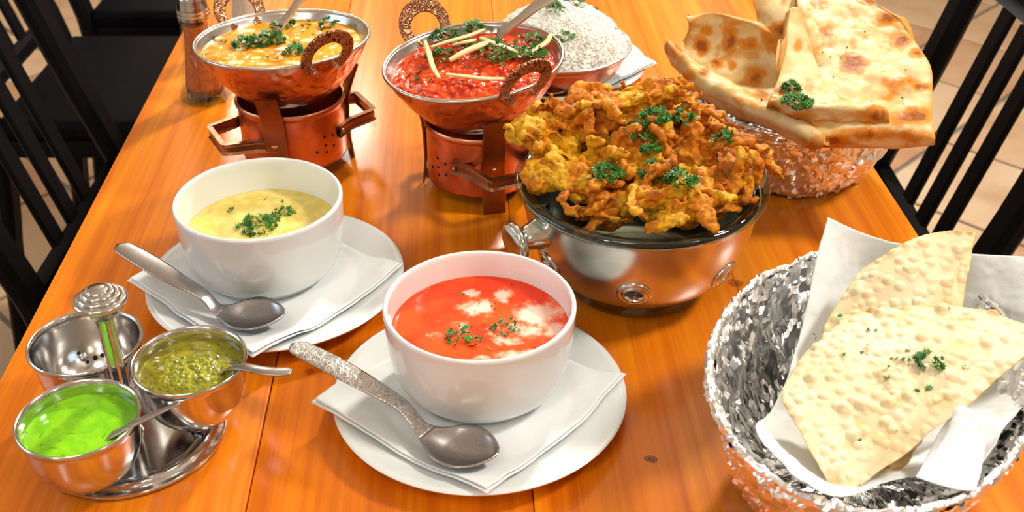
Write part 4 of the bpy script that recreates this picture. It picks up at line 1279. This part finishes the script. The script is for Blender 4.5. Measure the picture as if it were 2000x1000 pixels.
# ------------------------------------------------------------------ foil baskets
def foil_basket(label, cx, cy, a, b, rot, h, base=0.62, seed=0):
    t = thing('foil_basket', label, 'basket', (cx, cy, TZ), rot, 'foil-lined bread baskets')
    prof_o = catmull([(base * 0.55, 0.0), (base, 0.0005), (base + (1 - base) * 0.45, h * 0.36), (base + (1 - base) * 0.82, h * 0.75), (1.0, h * 0.97)], 70)
    prof_i = catmull([(0.965, h * 0.985), (base + (1 - base) * 0.74, h * 0.75), (base + (1 - base) * 0.36, h * 0.36), (base * 0.9, 0.0065), (base * 0.5, 0.0055), (base * 0.2, 0.005), (0.012, 0.005)], 70)
    rnd = np.random.RandomState(seed)
    def crumple(v, f, amp, sgn):
        n = normals(v, f)
        q = v + seed * 1.7
        an = np.arctan2(v[:, 1], v[:, 0])
        st = np.c_[np.cos(an) * 0.10, np.sin(an) * 0.10, v[:, 2] * 0.6] + seed
        d = amp * (1.3 * facets(st, 62, seed) + 0.75 * facets(q, 120, seed + 3) + 0.12 * facets(q, 260, seed + 6) + 0.7 * fbm(q, 40, 2, seed))
        return v + n * d[:, None]
    N = 420
    vo, fo = lathe([tuple(q) for q in prof_o], N, (a, b)); vo[:, :2] *= 1.0
    vo = crumple(vo, fo, 0.0026, 1)
    vi, fi = lathe([tuple(q) for q in prof_i], N, (a, b))
    vi = crumple(vi, fi, 0.0030, -1)
    for V in (vo, vi):
        V[:, 0] += rnd.randn(len(V)) * 0.0001; V[:, 1] += rnd.randn(len(V)) * 0.0001; V[:, 2] += rnd.randn(len(V)) * 0.0001
    vo[:, 2] = np.maximum(vo[:, 2], 0.0002)
    vi[:, 2] = np.maximum(vi[:, 2], 0.003)
    tri = lambda F: [t3 for q in F for t3 in (((q[0], q[1], q[2]), (q[0], q[2], q[3])) if len(q) == 4 else (q,))]
    # closed floor under and inside
    co = len(vo); vo = np.vstack([vo, [(0, 0, 0.0002)]]); fo = fo + [(co, (k + 1) % N, k) for k in range(N)]
    ci = len(vi); vi = np.vstack([vi, [(0, 0, 0.005)]]); s0 = 69 * N; fi = fi + [(ci, s0 + k, s0 + (k + 1) % N) for k in range(N)]
    mk('outer_foil', (vo, tri(fo)), M['foil'], t, angle=18)
    mk('inner_foil', (vi, tri(fi)), M['foil'], t, angle=18)
    # rolled crumpled rim
    an = np.linspace(0, 2 * math.pi, N, endpoint=False)
    path = np.c_[0.985 * a * np.cos(an), 0.985 * b * np.sin(an), np.full(N, h * 0.985)]
    path[:, 2] += 0.0012 * vnoise(path, 60, seed + 8)
    rv, rf = tube(path, 0.0026, 12, loop=True)
    nn = normals(rv, rf)
    rv = rv + nn * (0.0014 * facets(rv, 120, seed + 9) + 0.0006 * facets(rv, 260, seed + 10) + 0.0012 * vnoise(rv, 50, seed))[:, None]
    mk('rim', (rv, tri(rf)), M['foil'], t, angle=18)
    return t

PBR = math.atan2(-0.4016, 0.9158)          # major axis is local y
foil_basket('foil-lined oval basket of papads at the right front corner', 0.2035, 0.510, 0.0885, 0.1235, PBR, 0.087, seed=2)
foil_basket('foil-covered basket full of naan bread at the back right', 0.250, 0.905, 0.098, 0.098, 0.0, 0.078, base=0.60, seed=5)

# ------------------------------------------------------------------ breads
def sheet_thing(name, label, cat, rows, nu, nv, mat, thick, dispfn=None, colfn=None, group=None, edge=None):
    R = [[P(*q) for q in r] for r in rows]
    v, f = patch(R, nu, nv)
    uu = np.tile(np.linspace(0, 1, nu), nv); ww = np.repeat(np.linspace(0, 1, nv), nu)
    e = np.minimum(np.minimum(uu, 1 - uu), np.minimum(ww, 1 - ww))
    if edge:
        w = (1 - sstep(0, 0.16, e))
        v = v + w[:, None] * edge * np.c_[vnoise(v, 40, 3), vnoise(v, 40, 4), vnoise(v, 60, 5) * 0.4]
    n = normals(v, f)
    if n[:, 2].mean() < 0:
        f = [q[::-1] for q in f]; n = -n
    c = colfn(v, e) if colfn else None
    if dispfn: v = v + n * dispfn(v, e)[:, None]
    b = v.mean(0); b[2] = v[:, 2].min()
    o = mk(name, (v - b, f), M[mat], None, tuple(b), col=c, angle=None)
    if np.isscalar(thick): solidify(o, thick, -1)
    return tag(o, label, cat, group)

def naan_col(spots, seed, brown=0.0):
    def fn(v, e):
        px, py = to_px(v)
        n = fbm(v, 55, 4, seed)
        c = mix((0.64, 0.43, 0.17), (0.72, 0.55, 0.29), sstep(-0.30, 0.2, n))
        gold = sstep(0.10, 0.42, fbm(v, 48, 4, seed + 4, 0.6) + brown)
        c = mix(c, (0.64, 0.26, 0.035), gold * 0.8)
        k = np.zeros(len(v))
        for (x, y, a, b, s) in spots:
            k = np.maximum(k, 1.25 * s * np.exp(-(((px - x) / a) ** 2 + ((py - y) / b) ** 2)))
        k = k * (1 + 0.9 * fbm(v, 75, 4, seed + 7, 0.65)) + 0.10 * fbm(v, 130, 3, seed + 8)
        c = mix(c, (0.60, 0.21, 0.016), sstep(0.20, 0.55, k) * 0.95)
        c = mix(c, (0.26, 0.062, 0.008), sstep(0.62, 1.05, k) * 0.85)
        c = mix(c, (0.60, 0.27, 0.05), sstep(0.05, 0.0, e) * 0.75)
        return c
    return fn

def naan_disp(seed, amp=1.0):
    def fn(v, e):
        d1, d2, _ = voro(v, 38, seed)
        return amp * (0.0035 * sstep(0.55, 0.1, d1) + 0.0016 * fbm(v, 70, 3, seed + 1)) * sstep(0.0, 0.12, e)
    return fn

NG = 'naan breads in the foil basket'
sheet_thing('naan_bread', 'large blistered naan at the right of the basket, overhanging the rim', 'bread', [
    [(1590, 286, .078), (1680, 292, .078), (1760, 290, .080), (1824, 282, .084)],
    [(1585, 262, .094), (1680, 258, .096), (1760, 254, .098), (1829, 268, .096)],
    [(1578, 200, .104), (1660, 195, .107), (1750, 190, .110), (1824, 200, .106)],
    [(1568, 120, .116), (1650, 115, .121), (1740, 110, .124), (1817, 135, .118)],
    [(1560, 50, .128), (1640, 40, .134), (1720, 40, .136), (1790, 85, .129)],
    [(1552, -20, .140), (1615, -45, .145), (1690, -12, .146), (1750, 35, .140)]], 110, 130, 'naan', 0.009, naan_disp(11, 1.0),
    naan_col([(1668, 125, 24, 20, 1.25), (1615, 65, 14, 14, 0.95), (1600, 10, 22, 12, 0.7), (1735, 35, 22, 14, 0.95), (1760, 80, 26, 14, 0.8), (1790, 105, 20, 12, 0.6), (1620, 88, 20, 10, 0.5), (1665, 80, 12, 18, 0.5), (1760, 162, 40, 12, 0.85), (1800, 170, 30, 10, 0.8), (1740, 185, 28, 14, 0.5), (1780, 225, 45, 16, 0.9),
              (1640, 198, 20, 9, 0.9), (1580, 150, 10, 22, 0.7), (1560, 30, 14, 30, 0.7), (1700, 262, 60, 14, 0.7), (1790, 265, 50, 14, 0.6), (1625, 275, 40, 14, 0.85), (1690, 5, 20, 8, 0.7)], 5), NG, 0.003)
sheet_thing('naan_bread', 'folded naan piece at the left of the basket with a thick rolled front edge', 'bread', [
    [(1312, 128, .080), (1362, 188, .080), (1432, 228, .080), (1512, 258, .080), (1592, 292, .082)],
    [(1296, 98, .100), (1350, 156, .098), (1428, 202, .096), (1518, 238, .094), (1606, 284, .092)],
    [(1305, 80, .110), (1366, 134, .106), (1440, 178, .103), (1530, 212, .100), (1612, 262, .096)],
    [(1330, 84, .100), (1385, 128, .094), (1450, 160, .092), (1525, 192, .091), (1600, 235, .088)],
    [(1345, 58, .112), (1400, 80, .108), (1460, 105, .104), (1520, 125, .100), (1590, 170, .096)],
    [(1342, 44, .124), (1392, 24, .130), (1450, 40, .130), (1500, 62, .126), (1570, 90, .116)]], 120, 110, 'naan', 0.008, naan_disp(23, 0.8),
    naan_col([(1370, 90, 14, 18, 1.0), (1425, 75, 16, 30, 0.95), (1400, 125, 14, 12, 0.8), (1430, 128, 10, 10, 0.7), (1380, 60, 14, 14, 0.6), (1475, 150, 24, 22, 0.8), (1460, 85, 26, 14, 0.6), (1510, 80, 26, 30, 0.8), (1485, 185, 16, 10, 0.8), (1320, 95, 14, 22, 0.65), (1375, 140, 10, 8, 0.9),
              (1345, 150, 16, 12, 0.5), (1590, 285, 16, 10, 0.7), (1435, 45, 40, 8, 0.5), (1300, 100, 10, 20, 0.7)], 15), NG, 0.002)
sheet_thing('naan_bread', 'narrow folded naan piece at the middle of the basket with a browned rolled end', 'bread', [
    [(1515, 226, .088), (1580, 250, .088), (1650, 260, .090), (1730, 250, .092)],
    [(1500, 212, .100), (1570, 226, .102), (1650, 230, .104), (1740, 236, .104)],
    [(1504, 196, .110), (1572, 206, .112), (1655, 208, .114), (1728, 208, .112)],
    [(1512, 178, .110), (1560, 182, .110), (1612, 188, .110), (1660, 198, .108)],
    [(1528, 110, .124), (1550, 105, .124), (1580, 112, .122), (1606, 150, .114)],
    [(1543, 15, .146), (1553, 12, .146), (1564, 20, .144), (1576, 60, .134)]], 90, 110, 'naan', 0.008, naan_disp(37, 0.7),
    naan_col([(1510, 212, 13, 11, 1.6), (1720, 222, 34, 16, 0.85), (1700, 245, 40, 12, 0.6), (1550, 225, 26, 10, 0.8), (1560, 90, 10, 14, 0.6), (1582, 165, 12, 20, 0.6), (1518, 180, 14, 8, 0.6), (1605, 235, 30, 8, 0.4), (1740, 235, 16, 20, 0.9)], 25), NG, 0.002)
sheet_thing('naan_bread', 'glossy naan piece at the back of the basket, mostly hidden', 'bread', [
    [(1488, 90, .100), (1520, 95, .100), (1560, 100, .100)],
    [(1484, 45, .118), (1515, 50, .118), (1560, 55, .116)],
    [(1476, 5, .134), (1510, 8, .134), (1555, 10, .130)],
    [(1465, -45, .150), (1505, -50, .150), (1555, -50, .146)]], 60, 60, 'naan', 0.008, naan_disp(41, 0.8),
    naan_col([(1528, 60, 30, 18, 1.0), (1515, 80, 30, 14, 0.9)], 35), NG, 0.002)
bpy.context.view_layer.update()
sprig('larger parsley sprig lying on the naan breads', S(1556, 203, ('naan_bread',), 0.1255), 0.0105, 60, 0.006, 111, 0.0052)
sprig('smaller parsley sprig lying on the naan breads', S(1543, 174, ('naan_bread',), 0.1255), 0.0060, 28, 0.005, 112, 0.0050)
flecks('chopped_parsley', 'chopped parsley flecks scattered on the naan breads', [S(x, y, ('naan_bread',), z) for x, y, z in ((1389, 132, .098), (1485, 197, .099), (1610, 105, .126), (1625, 115, .125), (1632, 150, .121), (1588, 100, .125), (1690, 65, .138), (1770, 72, .136), (1768, 58, .137), (1655, 95, .13), (1640, 110, .127), (1605, 125, .123), (1765, 140, .123), (1700, 195, .114), (1760, 195, .114))], 113, 0.0022)

def papad_disp(seed):
    def fn(v, e):
        d1, d2, c1 = voro(v, 150, seed); g1, g2, c2 = voro(v, 95, seed + 3)
        bub = 0.0011 * np.clip(1 - (d1 / 0.52) ** 2, 0, 1) * (0.3 + 0.7 * c1) + 0.0018 * np.clip(1 - (g1 / 0.42) ** 2, 0, 1) * (c2 > 0.55)
        return 1.35 * bub + 0.0022 * fbm(v, 22, 2, seed + 6)
    return fn
def papad_col(seed, toast):
    def fn(v, e):
        px, py = to_px(v)
        n = fbm(v, 30, 3, seed)
        c = mix((0.74, 0.57, 0.31), (0.81, 0.68, 0.43), sstep(-0.4, 0.4, n))
        c = mix(c, (0.66, 0.42, 0.12), sstep(0.15, 0.6, fbm(v, 110, 3, seed + 2)) * 0.45)
        k = np.zeros(len(v))
        for (x, y, a, b, s) in toast:
            k = np.maximum(k, s * np.exp(-(((px - x) / a) ** 2 + ((py - y) / b) ** 2)))
        c = mix(c, (0.62, 0.26, 0.03), sstep(0.35, 0.9, k * (1 + 0.5 * fbm(v, 160, 2, seed + 4))) * 0.9)
        return mix(c, (0.70, 0.42, 0.10), sstep(0.025, 0.0, e) * 0.6)
    return fn
PG = 'papads in the foil basket'
sheet_thing('papad', 'large folded papad at the front of the basket sprinkled with parsley', 'papad', [
    [(1640, 972, .082), (1652, 966, .083), (1664, 958, .083), (1676, 948, .084)],
    [(1572, 862, .086), (1645, 870, .090), (1716, 876, .093), (1772, 872, .092)],
    [(1532, 775, .090), (1650, 775, .098), (1778, 785, .104), (1880, 796, .102)],
    [(1572, 692, .096), (1690, 682, .106), (1830, 690, .113), (1990, 706, .110)],
    [(1640, 628, .100), (1740, 603, .112), (1870, 596, .118), (2065, 652, .114)]], 230, 230, 'papad', 0.0012, papad_disp(3),
    papad_col(5, [(1800, 594, 26, 6, 1.0), (1765, 602, 20, 5, 1.1), (1700, 612, 30, 6, 0.7), (1720, 695, 34, 4, 0.6), (1640, 625, 14, 6, 0.6)]), PG, 0.0025)
sheet_thing('papad', 'folded papad standing at the back of the basket against the napkin', 'papad', [
    [(1590, 700, .080), (1690, 690, .088), (1780, 680, .092), (1862, 660, .092)],
    [(1616, 624, .092), (1700, 610, .100), (1790, 600, .104), (1880, 590, .104)],
    [(1652, 568, .102), (1730, 545, .112), (1810, 530, .116), (1893, 520, .114)],
    [(1688, 524, .110), (1765, 482, .122), (1848, 456, .127), (1902, 456, .124)]], 160, 150, 'papad', 0.0012, papad_disp(9),
    papad_col(15, [(1890, 456, 12, 6, 1.0), (1850, 455, 20, 5, 0.6), (1690, 524, 14, 5, 0.6)]), PG, 0.0025)
sheet_thing('papad', 'small browned papad corner showing under the large front papad', 'papad', [
    [(1690, 915, .068), (1725, 922, .068), (1765, 905, .070), (1782, 885, .072)],
    [(1710, 890, .074), (1735, 892, .075), (1775, 880, .077), (1798, 860, .078)],
    [(1720, 850, .080), (1745, 850, .082), (1780, 845, .083), (1805, 840, .083)]], 60, 60, 'papad', 0.0012, papad_disp(12),
    papad_col(25, [(1760, 890, 50, 60, 0.62), (1755, 918, 20, 8, 1.3), (1728, 912, 12, 8, 1.2)]), PG, 0.002)

def cloth_disp(seed, a=0.0012):
    return lambda v, e: a * fbm(v, 45, 3, seed) + 0.0003 * vnoise(v, 260, seed + 3)
sheet_thing('paper_napkin', 'large white paper napkin lining the papad basket', 'napkin', [
    [(1617, 424, .128), (1720, 468, .118), (1850, 492, .112), (1985, 499, .112), (2100, 503, .112)],
    [(1592, 520, .108), (1700, 545, .092), (1850, 570, .086), (1990, 585, .090), (2090, 605, .098)],
    [(1566, 650, .080), (1690, 650, .064), (1850, 660, .062), (1990, 670, .074), (2075, 690, .094)],
    [(1512, 790, .064), (1640, 790, .046), (1800, 790, .046), (1945, 775, .062), (2015, 765, .082)],
    [(1478, 838, .082), (1595, 880, .062), (1750, 885, .052), (1880, 850, .062), (1960, 835, .080)],
    [(1545, 925, .094), (1640, 968, .091), (1740, 935, .080), (1810, 925, .074), (1915, 905, .086)]], 120, 120, 'tissue', 0.0006, cloth_disp(3), None, 'paper napkins in the papad basket', 0.001)
sheet_thing('paper_napkin', 'folded white paper napkin corner curling up at the front of the papad basket', 'napkin', [
    [(1858, 806, .098), (1872, 791, .104), (1890, 793, .104), (1905, 806, .099)],
    [(1822, 866, .090), (1860, 872, .095), (1893, 866, .095), (1925, 850, .091)],
    [(1786, 930, .086), (1835, 948, .089), (1875, 958, .091), (1908, 960, .090)]], 60, 60, 'tissue', 0.0006, cloth_disp(8, 0.0008), None, 'paper napkins in the papad basket', 0.001)
bpy.context.view_layer.update()
sprig('larger parsley sprig on the front papad', S(1815, 708, ('papad',), 0.114), 0.0072, 18, 0.003, 121, 0.0040)
flecks('chopped_parsley', 'chopped parsley flecks scattered on the front papad', [S(x, y, ('papad',), z) for x, y, z in ((1684, 694, .109), (1728, 719, .108), (1733, 746, .106), (1786, 770, .107), (1817, 766, .109), (1747, 847, .098), (1688, 867, .095), (1857, 600, .12), (1890, 719, .114), (1775, 690, .113), (1797, 697, .114), (1832, 702, .115), (1657, 695, .106), (1745, 706, .11), (1768, 706, .112), (1702, 648, .112), (1643, 624, .103), (1590, 657, .098), (1785, 710, .112), (1698, 676, .11))], 122, 0.0034)
